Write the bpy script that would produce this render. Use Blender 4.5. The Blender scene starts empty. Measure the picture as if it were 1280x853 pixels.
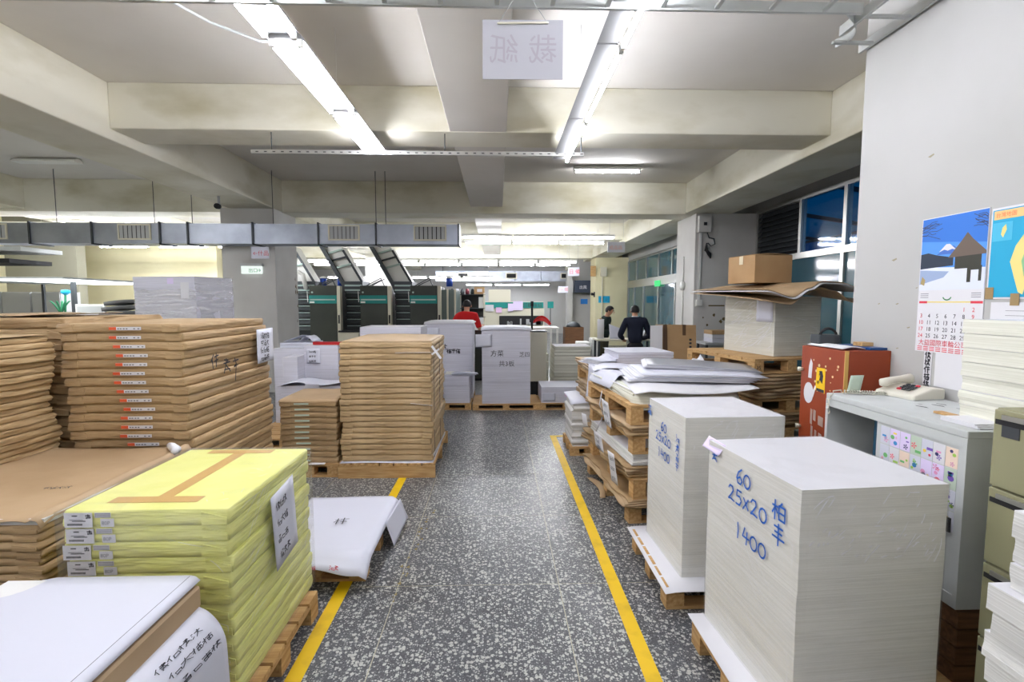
import bpy, bmesh, math, random
from mathutils import Vector, Matrix, Euler
R = random.Random(7)
SC = bpy.context.scene
COL = SC.collection
PI = math.pi

# ------------------------------------------------------------------ camera, world, exposure
cam_d = bpy.data.cameras.new('camera')
cam_d.sensor_width = 36.0
cam_d.lens = 620.0 / 1280.0 * 36.0
cam_d.clip_start = 0.02
cam_d.clip_end = 200
cam = bpy.data.objects.new('camera', cam_d)
COL.objects.link(cam)
cam.location = (0, 0, 1.7)
cam.rotation_euler = (math.radians(90 - 4.473), 0, math.radians(-1.658))
SC.camera = cam

world = bpy.data.worlds.new('world')
SC.world = world
world.use_nodes = True
wbg = world.node_tree.nodes['Background']
wbg.inputs[0].default_value = (0.25, 0.42, 0.55, 1)
wbg.inputs[1].default_value = 0.25

vs = SC.view_settings
vs.view_transform = 'Standard'
vs.look = 'None'
vs.gamma = 1.0
vs.use_curve_mapping = False
vs.exposure = 1.9
SC.cycles.use_denoising = True
SC.cycles.max_bounces = 10
SC.cycles.diffuse_bounces = 5
SC.cycles.glossy_bounces = 4
SC.cycles.transparent_max_bounces = 12
SC.cycles.caustics_reflective = False
SC.cycles.caustics_refractive = False
SC.cycles.use_light_tree = True
SC.cycles.sample_clamp_indirect = 4.0
TUBE_POWER = 24.0
TUBE_POWER_FAR = 40.0
FILL_POWER_BACK = 13.0


# ------------------------------------------------------------------ materials
def lin(c):
    c = c / 255.0
    return c / 12.92 if c <= 0.04045 else ((c + 0.055) / 1.055) ** 2.4


def S(r, g, b):
    return (lin(r), lin(g), lin(b), 1.0)


MATS = {}


def M(name, col, rough=0.6, metal=0.0, col2=None, vs_=4.0, stretch=(1, 1, 1), bump=0.0, bs=20.0, bstretch=None,
      spec=0.4, coord='Object', detail=4.0, ramp=(0.35, 0.65), dist=0.01, rnd=0.0, coat=0.0, brot=(0, 0, 0)):
    if name in MATS:
        return MATS[name]
    m = bpy.data.materials.new(name)
    m.use_nodes = True
    nt = m.node_tree
    N, L = nt.nodes, nt.links
    b = N['Principled BSDF']
    b.inputs['Base Color'].default_value = col
    b.inputs['Roughness'].default_value = rough
    b.inputs['Metallic'].default_value = metal
    b.inputs['Specular IOR Level'].default_value = spec
    b.inputs['Coat Weight'].default_value = coat
    m.diffuse_color = col
    tc = None

    def mapped(scale, rot=(0, 0, 0)):
        nonlocal tc
        if tc is None:
            tc = N.new('ShaderNodeTexCoord')
            if coord == 'World':
                tc = N.new('ShaderNodeNewGeometry')
        mp = N.new('ShaderNodeMapping')
        mp.inputs['Scale'].default_value = scale
        mp.inputs['Rotation'].default_value = rot
        L.new(tc.outputs['Position' if coord == 'World' else coord], mp.inputs['Vector'])
        return mp
    out = None
    if col2 is not None:
        mp = mapped(stretch)
        nz = N.new('ShaderNodeTexNoise')
        nz.inputs['Scale'].default_value = vs_
        nz.inputs['Detail'].default_value = detail
        L.new(mp.outputs[0], nz.inputs['Vector'])
        rp = N.new('ShaderNodeValToRGB')
        rp.color_ramp.elements[0].position = ramp[0]
        rp.color_ramp.elements[1].position = ramp[1]
        rp.color_ramp.elements[0].color = col
        rp.color_ramp.elements[1].color = col2
        L.new(nz.outputs[0], rp.inputs[0])
        out = rp.outputs[0]
    if rnd:
        oi = N.new('ShaderNodeObjectInfo')
        hs = N.new('ShaderNodeHueSaturation')
        mr = N.new('ShaderNodeMapRange')
        mr.inputs[3].default_value = 1 - rnd
        mr.inputs[4].default_value = 1 + rnd
        L.new(oi.outputs['Random'], mr.inputs[0])
        L.new(mr.outputs[0], hs.inputs['Value'])
        if out is not None:
            L.new(out, hs.inputs['Color'])
        else:
            hs.inputs['Color'].default_value = col
        out = hs.outputs[0]
    if out is not None:
        L.new(out, b.inputs['Base Color'])
    if bump:
        mp = mapped(bstretch or (1, 1, 1), brot)
        nz = N.new('ShaderNodeTexNoise')
        nz.inputs['Scale'].default_value = bs
        nz.inputs['Detail'].default_value = 3.0
        L.new(mp.outputs[0], nz.inputs['Vector'])
        bp = N.new('ShaderNodeBump')
        bp.inputs['Strength'].default_value = bump
        bp.inputs['Distance'].default_value = dist
        L.new(nz.outputs[0], bp.inputs['Height'])
        L.new(bp.outputs[0], b.inputs['Normal'])
    MATS[name] = m
    return m


def EM(name, col, strength):
    m = bpy.data.materials.new(name)
    m.use_nodes = True
    nt = m.node_tree
    for n in list(nt.nodes):
        if n.type != 'OUTPUT_MATERIAL':
            nt.nodes.remove(n)
    e = nt.nodes.new('ShaderNodeEmission')
    e.inputs[0].default_value = col
    e.inputs[1].default_value = strength
    nt.links.new(e.outputs[0], nt.nodes['Material Output'].inputs[0])
    MATS[name] = m
    return m


def film_mat(name, fac=0.13, bs=9.0, stretch=(1, 1, 1), rot=(0, 0, 0), rough=0.2, dist=0.02, milk_glare=0.0, glare_streak=0.2):
    m = bpy.data.materials.new(name)
    m.use_nodes = True
    nt = m.node_tree
    N, L = nt.nodes, nt.links
    for n in list(N):
        if n.type != 'OUTPUT_MATERIAL':
            N.remove(n)
    tr = N.new('ShaderNodeBsdfTransparent')
    gl = N.new('ShaderNodeBsdfGlossy')
    gl.inputs['Roughness'].default_value = rough
    df = N.new('ShaderNodeBsdfDiffuse')
    df.inputs[0].default_value = (0.85, 0.85, 0.88, 1)
    m1 = N.new('ShaderNodeMixShader')
    m1.inputs[0].default_value = fac
    m2 = N.new('ShaderNodeMixShader')
    tc = N.new('ShaderNodeTexCoord')
    mp = N.new('ShaderNodeMapping')
    mp.inputs['Scale'].default_value = stretch
    mp.inputs['Rotation'].default_value = rot
    nz = N.new('ShaderNodeTexNoise')
    nz.inputs['Scale'].default_value = bs
    nz.inputs['Detail'].default_value = 4.0
    nz.inputs['Distortion'].default_value = 0.4
    bp = N.new('ShaderNodeBump')
    bp.inputs['Strength'].default_value = 1.0
    bp.inputs['Distance'].default_value = dist
    rp = N.new('ShaderNodeValToRGB')
    e = rp.color_ramp.elements
    e[0].position = 0.50
    e[1].position = 0.66
    e[0].color = (milk_glare,) * 3 + (1,)  # diffuse white paints the film's glare, with brighter streaks across it
    e[1].color = (milk_glare,) * 3 + (1,)
    k = rp.color_ramp.elements.new(0.58)
    k.color = (min(1, milk_glare + glare_streak),) * 3 + (1,)
    L.new(tc.outputs['Object'], mp.inputs[0])
    L.new(mp.outputs[0], nz.inputs['Vector'])
    L.new(nz.outputs[0], bp.inputs['Height'])
    L.new(bp.outputs[0], gl.inputs['Normal'])
    L.new(nz.outputs[0], rp.inputs[0])
    L.new(tr.outputs[0], m1.inputs[1])
    L.new(gl.outputs[0], m1.inputs[2])
    L.new(rp.outputs[0], m2.inputs[0])
    L.new(m1.outputs[0], m2.inputs[1])
    L.new(df.outputs[0], m2.inputs[2])
    L.new(m2.outputs[0], N['Material Output'].inputs[0])
    MATS[name] = m
    return m


def terrazzo():
    m = bpy.data.materials.new('terrazzo')
    m.use_nodes = True
    nt = m.node_tree
    N, L = nt.nodes, nt.links
    b = N['Principled BSDF']
    g = N.new('ShaderNodeNewGeometry')
    base = N.new('ShaderNodeValToRGB')
    bn = N.new('ShaderNodeTexNoise')
    bn.inputs['Scale'].default_value = 1.6
    bn.inputs['Detail'].default_value = 6
    L.new(g.outputs['Position'], bn.inputs['Vector'])
    L.new(bn.outputs[0], base.inputs[0])
    base.color_ramp.elements[0].position = 0.3
    base.color_ramp.elements[1].position = 0.7
    base.color_ramp.elements[0].color = S(56, 58, 62)
    base.color_ramp.elements[1].color = S(84, 86, 91)
    cur = base.outputs[0]
    for sc, thr, dist, col in ((44, 0.5, 0.43, S(184, 185, 178)), (84, 0.52, 0.42, S(172, 174, 170)), (190, 0.6, 0.4, S(130, 132, 132)),
                               (80, 0.74, 0.42, S(56, 58, 62))):
        dn = N.new('ShaderNodeTexNoise')
        dn.inputs['Scale'].default_value = sc * 0.8
        mixv = N.new('ShaderNodeVectorMath')
        mixv.operation = 'MULTIPLY_ADD'
        mixv.inputs[1].default_value = (0.008,) * 3
        L.new(g.outputs['Position'], dn.inputs['Vector'])
        L.new(dn.outputs['Color'], mixv.inputs[0])
        L.new(g.outputs['Position'], mixv.inputs[2])
        vo = N.new('ShaderNodeTexVoronoi')
        vo.inputs['Scale'].default_value = sc
        L.new(mixv.outputs[0], vo.inputs['Vector'])
        sep = N.new('ShaderNodeSeparateColor')
        L.new(vo.outputs['Color'], sep.inputs[0])
        a = N.new('ShaderNodeMath')
        a.operation = 'GREATER_THAN'
        a.inputs[1].default_value = thr
        L.new(sep.outputs[0], a.inputs[0])
        d = N.new('ShaderNodeMath')
        d.operation = 'LESS_THAN'
        d.inputs[1].default_value = dist
        L.new(vo.outputs['Distance'], d.inputs[0])
        mu = N.new('ShaderNodeMath')
        mu.operation = 'MULTIPLY'
        L.new(a.outputs[0], mu.inputs[0])
        L.new(d.outputs[0], mu.inputs[1])
        mx = N.new('ShaderNodeMix')
        mx.data_type = 'RGBA'
        L.new(mu.outputs[0], mx.inputs[0])
        L.new(cur, mx.inputs[6])
        mx.inputs[7].default_value = col
        cur = mx.outputs[2]
    L.new(cur, b.inputs['Base Color'])
    rn = N.new('ShaderNodeTexNoise')
    rn.inputs['Scale'].default_value = 2.5
    rn.inputs['Detail'].default_value = 5
    L.new(g.outputs['Position'], rn.inputs['Vector'])
    mr = N.new('ShaderNodeMapRange')
    mr.inputs[3].default_value = 0.22
    mr.inputs[4].default_value = 0.46
    L.new(rn.outputs[0], mr.inputs[0])
    L.new(mr.outputs[0], b.inputs['Roughness'])
    b.inputs['Specular IOR Level'].default_value = 0.5
    MATS['terrazzo'] = m
    return m


terr = terrazzo()
plaster = M('ceiling_plaster', S(228, 225, 219), 0.9, col2=S(214, 210, 202), vs_=0.5, coord='World', detail=6, bump=0.1, bs=6)
beam_m = M('beam_plaster', S(230, 227, 211), 0.85, col2=S(188, 181, 148), vs_=0.9, stretch=(1, 1, 2.2), coord='World', detail=9, ramp=(0.47, 0.78), bump=0.08, bs=5)
wall_m = M('white_wall_paint', S(180, 180, 178), 0.7, col2=S(174, 174, 171), vs_=1.2, coord='World', detail=6, bump=0.05, bs=8)
wallc_m = M('cream_wall_paint', S(222, 216, 180), 0.8, col2=S(206, 198, 160), vs_=0.6, coord='World', detail=6)
wallg_m = M('shaded_grey_wall', S(150, 148, 132), 0.85, col2=S(138, 136, 120), vs_=0.6, coord='World', detail=6)  # this grey has the wall's shadow mixed into it
col_m = M('column_paint', S(206, 205, 202), 0.8, col2=S(190, 188, 184), vs_=0.9, coord='World', detail=8)
stain_m = M('rust_stain', S(98, 84, 52), 0.9)
kraft = M('kraft_wrap', S(178, 151, 112), 0.62, col2=S(162, 134, 96), vs_=6, stretch=(1, 1, 3), bump=0.8, bs=3.2, bstretch=(1, 1, 7), rnd=0.06,
          dist=0.03, brot=(0.75, 0.6, 0.2))
kraft_b = M('kraft_wrap_pale', S(188, 162, 122), 0.6, col2=S(172, 146, 106), vs_=6, stretch=(1, 1, 3), bump=0.8, bs=3.2, bstretch=(1, 1, 7), rnd=0.06,
          dist=0.03, brot=(0.75, 0.6, 0.2))
kraft_s = M('kraft_sheet', S(184, 158, 124), 0.55, col2=S(172, 146, 112), vs_=3, bump=0.25, bs=4, dist=0.02)
yellow_w = M('yellow_wrap', S(234, 234, 146), 0.42, col2=S(226, 228, 130), vs_=5, bump=0.9, bs=3.0, bstretch=(1, 1, 7), dist=0.03, brot=(0.8, 0.6, 0.2), rnd=0.02)
tape_m = M('brown_tape', S(206, 166, 92), 0.35)
paper = M('white_paper', S(216, 216, 220), 0.7)
paper_d = M('printer_paper', S(206, 208, 220), 0.55)
paper_e = M('cut_paper_edge', S(234, 233, 226), 0.8, col2=S(220, 219, 210), vs_=3, stretch=(0.6, 0.6, 90), detail=3, bump=0.15, bs=3, bstretch=(0.6, 0.6, 110), dist=0.004)
paper_w = M('white_paper_edge', S(228, 228, 226), 0.8, col2=S(204, 204, 200), vs_=3, stretch=(0.6, 0.6, 90), detail=3, bump=0.2, bs=3, bstretch=(0.6, 0.6, 110), dist=0.004)
board_g = M('grey_board_edge', S(214, 214, 226), 0.8, col2=S(196, 196, 206), vs_=3, stretch=(0.6, 0.6, 70), detail=3, bump=0.2, bs=3, bstretch=(0.6, 0.6, 90), dist=0.004)
board_t = M('grey_board_top', S(206, 206, 212), 0.6)
ivory_e = M('ivory_paper_edge', S(226, 226, 214), 0.8, col2=S(206, 206, 190), vs_=3, stretch=(0.6, 0.6, 60), detail=3)
lilac = M('lilac_paper', S(222, 208, 240), 0.7)
pink = M('pink_paper', S(226, 190, 226), 0.7)
ink = M('black_ink', S(48, 48, 56), 0.6)
inkg = M('grey_ink', S(110, 112, 120), 0.6)
ink_f = M('faint_ink', S(168, 162, 170), 0.7)
ink_b = M('blue_marker', S(44, 104, 196), 0.5)
ink_r = M('red_ink', S(214, 60, 78), 0.6)
orange = M('orange_print', S(226, 96, 56), 0.6)
greenlab = M('pale_green_label', S(190, 206, 188), 0.6)
wood = M('pallet_wood', S(206, 170, 118), 0.75, col2=S(176, 136, 86), vs_=5, stretch=(1, 9, 9), detail=6, bump=0.3, bs=7, bstretch=(1, 12, 12), dist=0.004, rnd=0.09)
wood_y = M('pallet_wood_cross', S(206, 170, 118), 0.75, col2=S(176, 136, 86), vs_=5, stretch=(9, 1, 9), detail=6, bump=0.3, bs=7, bstretch=(12, 1, 12), dist=0.004, rnd=0.09)
wood_d = M('dark_wood', S(120, 84, 54), 0.75, col2=S(92, 62, 38), vs_=5, stretch=(1, 9, 9), detail=6)
carton = M('carton_board', S(180, 148, 108), 0.8, col2=S(172, 138, 98), vs_=4)
steel_d = M('galvanised_duct', S(172, 178, 190), 0.42, 0.75, col2=S(150, 156, 168), vs_=2.5, detail=6, bump=0.1, bs=3, dist=0.02)
steel = M('aluminium', S(184, 184, 180), 0.35, 0.85)
dark = M('dark_recess', S(34, 34, 36), 0.8)
darkmetal = M('dark_steel', S(72, 76, 80), 0.5, 0.5)
whitemetal = M('white_enamel', S(232, 232, 228), 0.4)
press_g = M('press_dark_green', S(58, 62, 54), 0.45, col2=S(50, 54, 48), vs_=2)
press_k = M('press_black', S(36, 44, 46), 0.4)
teal = M('press_teal', S(24, 132, 126), 0.45)
silver = M('silver_strip', S(170, 190, 184), 0.4, 0.4)
cream_m = M('machine_cream', S(214, 210, 190), 0.5)
grey_m = M('machine_grey', S(176, 178, 178), 0.5)
olive = M('olive_steel', S(150, 148, 116), 0.5, col2=S(140, 138, 106), vs_=2)
greysteel = M('grey_steel', S(204, 208, 208), 0.5, col2=S(186, 190, 188), vs_=2.5, detail=6)
redcab = M('red_brown_laminate', S(150, 66, 36), 0.45, col2=S(140, 58, 30), vs_=3)
yel_p = M('yellow_floor_paint', S(230, 190, 20), 0.5, col2=S(196, 158, 24), vs_=7, coord='World', detail=8, ramp=(0.5, 0.85))
brass = M('divider_strip', S(176, 172, 150), 0.5)
blue_p = M('blue_print', S(36, 120, 200), 0.6)
cyan_p = M('cyan_print', S(30, 160, 200), 0.6)
red_c = M('red_cloth', S(200, 24, 26), 0.85)
skin = M('skin', S(198, 148, 118), 0.6)
hair = M('black_hair', S(24, 22, 22), 0.6)
navy = M('navy_knit', S(22, 28, 46), 0.9)
dgreen = M('dark_green_knit', S(30, 44, 42), 0.9)
olive_t = M('olive_trousers', S(72, 70, 54), 0.9)
black_t = M('black_trousers', S(22, 22, 26), 0.9)
phone_m = M('phone_plastic', S(214, 210, 196), 0.4)
green_l = M('plant_green', S(40, 120, 84), 0.6)
glass_m = M('window_glass', S(38, 78, 92), 0.08, 0.0, spec=0.8, col2=S(52, 100, 112), vs_=0.5, coord='World')
glass_k = bpy.data.materials.new('window_glass_clear')
glass_k.use_nodes = True
_n, _l = glass_k.node_tree.nodes, glass_k.node_tree.links
for _x in list(_n):
    if _x.type != 'OUTPUT_MATERIAL':
        _n.remove(_x)
_t, _g, _m = _n.new('ShaderNodeBsdfTransparent'), _n.new('ShaderNodeBsdfGlossy'), _n.new('ShaderNodeMixShader')
_t.inputs[0].default_value = (0.5, 0.68, 0.85, 1)
_g.inputs['Roughness'].default_value = 0.05
_m.inputs[0].default_value = 0.08
_l.new(_t.outputs[0], _m.inputs[1])
_l.new(_g.outputs[0], _m.inputs[2])
_l.new(_m.outputs[0], _n['Material Output'].inputs[0])
housing_m = M('lamp_housing', S(112, 112, 112), 0.6)
crease_glint_m = M('white_crease_glint', S(236, 236, 240), 0.18, spec=0.8)  # glossy white stands in for highlights on the film's folds
tube_e = EM('tube_light', (0.96, 0.97, 1.06, 1), TUBE_POWER)
fill_tube_b = EM('fill_tube_back', (0.97, 0.97, 1.05, 1), FILL_POWER_BACK)
tube_f = EM('tube_light_bright', (0.97, 0.98, 1.04, 1), TUBE_POWER_FAR)
panel_e = EM('light_panel', (0.95, 1.0, 1.0, 1), 2.0)
exit_e = EM('exit_panel', (0.9, 1.0, 0.95, 1), 0.27)
green_e = EM('green_sign', (0.12, 0.9, 0.3, 1), 0.26)
film_r = film_mat('stretch_film', 0.07, 3.0, (1, 1, 10), (0.5, 0.25, 0.0), milk_glare=0.10, glare_streak=0.04, dist=0.004)
film_y = film_mat('stretch_film_tight', 0.07, 3.0, (1, 1, 10), (0.6, 0.3, 0), milk_glare=0.05, glare_streak=0.05, dist=0.008)
film_g = film_mat('stretch_film_loose', 0.18, 2.2, (1, 1, 12), (0.8, 0.5, 0), milk_glare=0.22, glare_streak=0.22, dist=0.02)


# ------------------------------------------------------------------ mesh helpers
class MB:
    def __init__(s):
        s.v, s.f, s.mi, s.sm = [], [], [], []
        s.cur = 0
        s.smooth = False

    def add(s, vs_, fs):
        o = len(s.v)
        s.v += [tuple(v) for v in vs_]
        for f in fs:
            s.f.append([o + i for i in f])
            s.mi.append(s.cur)
            s.sm.append(s.smooth)
        return s

    def box(s, x0, x1, y0, y1, z0, z1):
        return s.add([(x0, y0, z0), (x1, y0, z0), (x1, y1, z0), (x0, y1, z0), (x0, y0, z1), (x1, y0, z1), (x1, y1, z1), (x0, y1, z1)],
                     [(0, 3, 2, 1), (4, 5, 6, 7), (0, 1, 5, 4), (1, 2, 6, 5), (2, 3, 7, 6), (3, 0, 4, 7)])

    def obox(s, mtx, sx, sy, sz):
        p = [(-1, -1, -1), (1, -1, -1), (1, 1, -1), (-1, 1, -1), (-1, -1, 1), (1, -1, 1), (1, 1, 1), (-1, 1, 1)]
        return s.add([mtx @ Vector((a * sx / 2, b * sy / 2, c * sz / 2)) for a, b, c in p],
                     [(0, 3, 2, 1), (4, 5, 6, 7), (0, 1, 5, 4), (1, 2, 6, 5), (2, 3, 7, 6), (3, 0, 4, 7)])

    def bar(s, a, b, w, h, up=(0, 0, 1)):
        a, b = Vector(a), Vector(b)
        d = b - a
        z = d.normalized()
        u = Vector(up)
        if abs(z.dot(u)) > 0.95:
            u = Vector((0, 1, 0))
        x = z.cross(u).normalized()
        y = x.cross(z)
        m = Matrix((x, y, z)).transposed().to_4x4()
        m.translation = (a + b) / 2
        return s.obox(m, w, h, d.length)

    def tube(s, pts, r, n=8, cap=True):
        pts = [Vector(p) for p in pts]
        rs = r if isinstance(r, (list, tuple)) else [r] * len(pts)
        rings = []
        for i, p in enumerate(pts):
            d = (pts[min(i + 1, len(pts) - 1)] - pts[max(i - 1, 0)]).normalized()
            u = Vector((0, 0, 1)) if abs(d.z) < 0.9 else Vector((0, 1, 0))
            x = d.cross(u).normalized()
            y = x.cross(d)
            rings.append([p + (x * math.cos(t) + y * math.sin(t)) * rs[i] for t in [2 * PI * k / n for k in range(n)]])
        vs_ = [v for r_ in rings for v in r_]
        fs = []
        for i in range(len(pts) - 1):
            for k in range(n):
                k2 = (k + 1) % n
                fs.append((i * n + k, i * n + k2, (i + 1) * n + k2, (i + 1) * n + k))
        if cap:
            fs.append(tuple(range(n - 1, -1, -1)))
            fs.append(tuple((len(pts) - 1) * n + k for k in range(n)))
        sm = s.smooth
        s.smooth = True
        s.add(vs_, fs)
        s.smooth = sm
        return s

    def lathe(s, c, prof, n=14):
        c = Vector(c)
        vs_ = [c + Vector((r * math.cos(2 * PI * k / n), r * math.sin(2 * PI * k / n), z)) for r, z in prof for k in range(n)]
        fs = []
        for i in range(len(prof) - 1):
            for k in range(n):
                k2 = (k + 1) % n
                fs.append((i * n + k, i * n + k2, (i + 1) * n + k2, (i + 1) * n + k))
        fs.append(tuple(range(n - 1, -1, -1)))
        fs.append(tuple((len(prof) - 1) * n + k for k in range(n)))
        sm = s.smooth
        s.smooth = True
        s.add(vs_, fs)
        s.smooth = sm
        return s

    def prism(s, poly, fr, t0, t1):
        o, u, v, n = fr
        a = [o + u * p[0] + v * p[1] + n * t0 for p in poly]
        b = [o + u * p[0] + v * p[1] + n * t1 for p in poly]
        k = len(poly)
        fs = [tuple(range(k - 1, -1, -1)), tuple(range(k, 2 * k))]
        for i in range(k):
            j = (i + 1) % k
            fs.append((i, j, k + j, k + i))
        return s.add(a + b, fs)

    def sheet(s, fn, nu, nv, t):
        """a thin bent sheet: fn(u, v) -> point, u and v in 0..1, given thickness t"""
        P = [[Vector(fn(i / nu, j / nv)) for j in range(nv + 1)] for i in range(nu + 1)]
        top, bot = [], []
        for i in range(nu + 1):
            for j in range(nv + 1):
                du = P[min(i + 1, nu)][j] - P[max(i - 1, 0)][j]
                dv = P[i][min(j + 1, nv)] - P[i][max(j - 1, 0)]
                n = du.cross(dv)
                n = n.normalized() if n.length > 1e-9 else Vector((0, 0, 1))
                top.append(P[i][j] + n * t / 2)
                bot.append(P[i][j] - n * t / 2)
        k = len(top)
        id_ = lambda i, j: i * (nv + 1) + j
        fs = []
        for i in range(nu):
            for j in range(nv):
                a, b, c, d = id_(i, j), id_(i + 1, j), id_(i + 1, j + 1), id_(i, j + 1)
                fs.append((a, b, c, d))
                fs.append((k + d, k + c, k + b, k + a))
        edge = [id_(i, 0) for i in range(nu)] + [id_(nu, j) for j in range(nv)] + [id_(i, nv) for i in range(nu, 0, -1)] + [id_(0, j) for j in range(nv, 0, -1)]
        for i in range(len(edge)):
            a, b = edge[i], edge[(i + 1) % len(edge)]
            fs.append((a, k + a, k + b, b))
        sm = s.smooth
        s.smooth = True
        s.add(top + bot, fs)
        s.smooth = sm
        return s

    def mesh(s, name, mats):
        me = bpy.data.meshes.new(name)
        me.from_pydata(s.v, [], s.f)
        for m in (mats if isinstance(mats, (list, tuple)) else [mats]):
            me.materials.append(m)
        me.polygons.foreach_set('material_index', s.mi)
        me.polygons.foreach_set('use_smooth', s.sm)
        me.update()
        return me

    def build(s, name, mats, parent=None, bevel=0.0, loc=None):
        me = s.mesh(name, mats)
        if bevel:
            bm = bmesh.new()
            bm.from_mesh(me)
            es = [e for e in bm.edges if len(e.link_faces) == 2 and e.calc_face_angle(0) > 0.5]
            bmesh.ops.bevel(bm, geom=es, offset=bevel, segments=2, profile=0.5, affect='EDGES', clamp_overlap=True)
            bm.to_mesh(me)
            bm.free()
        return link(name, me, parent, loc)


def link(name, me, parent=None, loc=None):
    o = bpy.data.objects.new(name, me)
    COL.objects.link(o)
    if parent is not None:
        o.parent = parent
    if loc is not None:
        o.location = loc
    return o


def tag(o, label, cat, group=None):
    o['label'] = label
    o['category'] = cat
    if group:
        o['group'] = group
    return o


def thing(name, label, cat, loc=(0, 0, 0), rotz=0.0, group=None):
    o = bpy.data.objects.new(name, None)
    o.empty_display_size = 0.05
    COL.objects.link(o)
    o.location = loc
    o.rotation_euler = (0, 0, rotz)
    return tag(o, label, cat, group)


def struct(name, mb, m, parent=None, bevel=0.0):
    o = mb.build(name, m, parent, bevel)
    if parent is None:
        o['kind'] = 'structure'
    return o


def copy_tree(o, parent=None):
    c = o.copy()
    COL.objects.link(c)
    c.parent = parent
    for ch in list(o.children):
        copy_tree(ch, c)
    return c


def frame(o, u, v):
    u, v = Vector(u).normalized(), Vector(v).normalized()
    return (Vector(o), u, v, u.cross(v))


def B(*a):
    return MB().box(*a)


def rib(lines, fr, w, lift=0.0012, size=1.0, org=(0, 0), mb=None):
    """pen strokes: flat ribbons lying on the frame's plane"""
    mb = mb or MB()
    o, u, v, n = fr
    for ln in lines:
        pts = [(org[0] + x * size, org[1] + y * size) for x, y in ln]
        for (x0, y0), (x1, y1) in zip(pts, pts[1:]):
            dx, dy = x1 - x0, y1 - y0
            L_ = math.hypot(dx, dy) or 1e-6
            px, py = -dy / L_ * w / 2, dx / L_ * w / 2
            ex, ey = dx / L_ * w * 0.3, dy / L_ * w * 0.3
            q = [(x0 - ex - px, y0 - ey - py), (x1 + ex - px, y1 + ey - py), (x1 + ex + px, y1 + ey + py), (x0 - ex + px, y0 - ey + py)]
            mb.add([o + u * a + v * b + n * lift for a, b in q], [(0, 1, 2, 3)])
    return mb


def arc(cx, cy, rx, ry, a0, a1, n=10):
    return [(cx + rx * math.cos(math.radians(a0 + (a1 - a0) * i / n)), cy + ry * math.sin(math.radians(a0 + (a1 - a0) * i / n))) for i in range(n + 1)]


def crease_glints(parent, fr, areas, seed, w=(.0012, .003), lift=.0075):
    """white ribbons painting the glints on stretch film folds; areas = (x0, x1, y0, y1, count, angle range, length range)"""
    r = random.Random(seed)
    mb = MB()
    for x0, x1, y0, y1, n, (a0, a1), (l0, l1) in areas:
        for _ in range(n):
            x, y, a, l = r.uniform(x0, x1), r.uniform(y0, y1), math.radians(r.uniform(a0, a1)), r.uniform(l0, l1)
            k = r.uniform(-.12, .12)
            pts = [(x, y)]
            for q in range(4):
                a += k
                pts.append((pts[-1][0] + math.cos(a) * l / 4, pts[-1][1] + math.sin(a) * l / 4))
            pts = [(min(max(px, x0), x1), min(max(py, y0), y1)) for px, py in pts]
            for q in range(4):
                rib([pts[q:q + 2]], fr, r.uniform(*w), lift + .0003 * q, mb=mb)
    o = mb.build('film_crease_glints', crease_glint_m, parent)
    o['kind'] = 'stuff'
    return o


GL = {
    '0': [arc(.4, .42, .34, .42, 70, 430, 14)],
    '1': [[(.35, 1), (.42, .5), (.38, 0)]],
    '2': [[(.05, .78), (.2, .98), (.5, .95), (.58, .7), (.35, .4), (.05, .05), (.3, .12), (.7, .05)]],
    '4': [[(.3, 1), (.08, .4), (.75, .42)], [(.55, .8), (.5, 0)]],
    '5': [[(.65, .95), (.2, .95), (.15, .55), (.5, .6), (.68, .35), (.5, .05), (.1, .05)]],
    '6': [[(.65, 1), (.3, .75), (.12, .35), (.25, .05), (.55, .02), (.72, .25), (.5, .48), (.2, .32)]],
    'x': [[(.1, .7), (.6, .1)], [(.6, .75), (.05, .0)]],
    '柏': [[(0, .7), (.42, .7)], [(.2, 1), (.2, 0)], [(.2, .65), (0, .3)], [(.2, .65), (.42, .4)], [(.75, 1), (.62, .85)],
          [(.52, .8), (.52, .1)], [(.52, .8), (.98, .8), (.98, .1)], [(.52, .45), (.98, .45)], [(.52, .1), (.98, .1)]],
    '丰': [[(.15, .85), (.85, .85)], [(.2, .55), (.8, .55)], [(.0, .25), (1, .25)], [(.5, 1.05), (.5, -.15)]],
}


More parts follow.
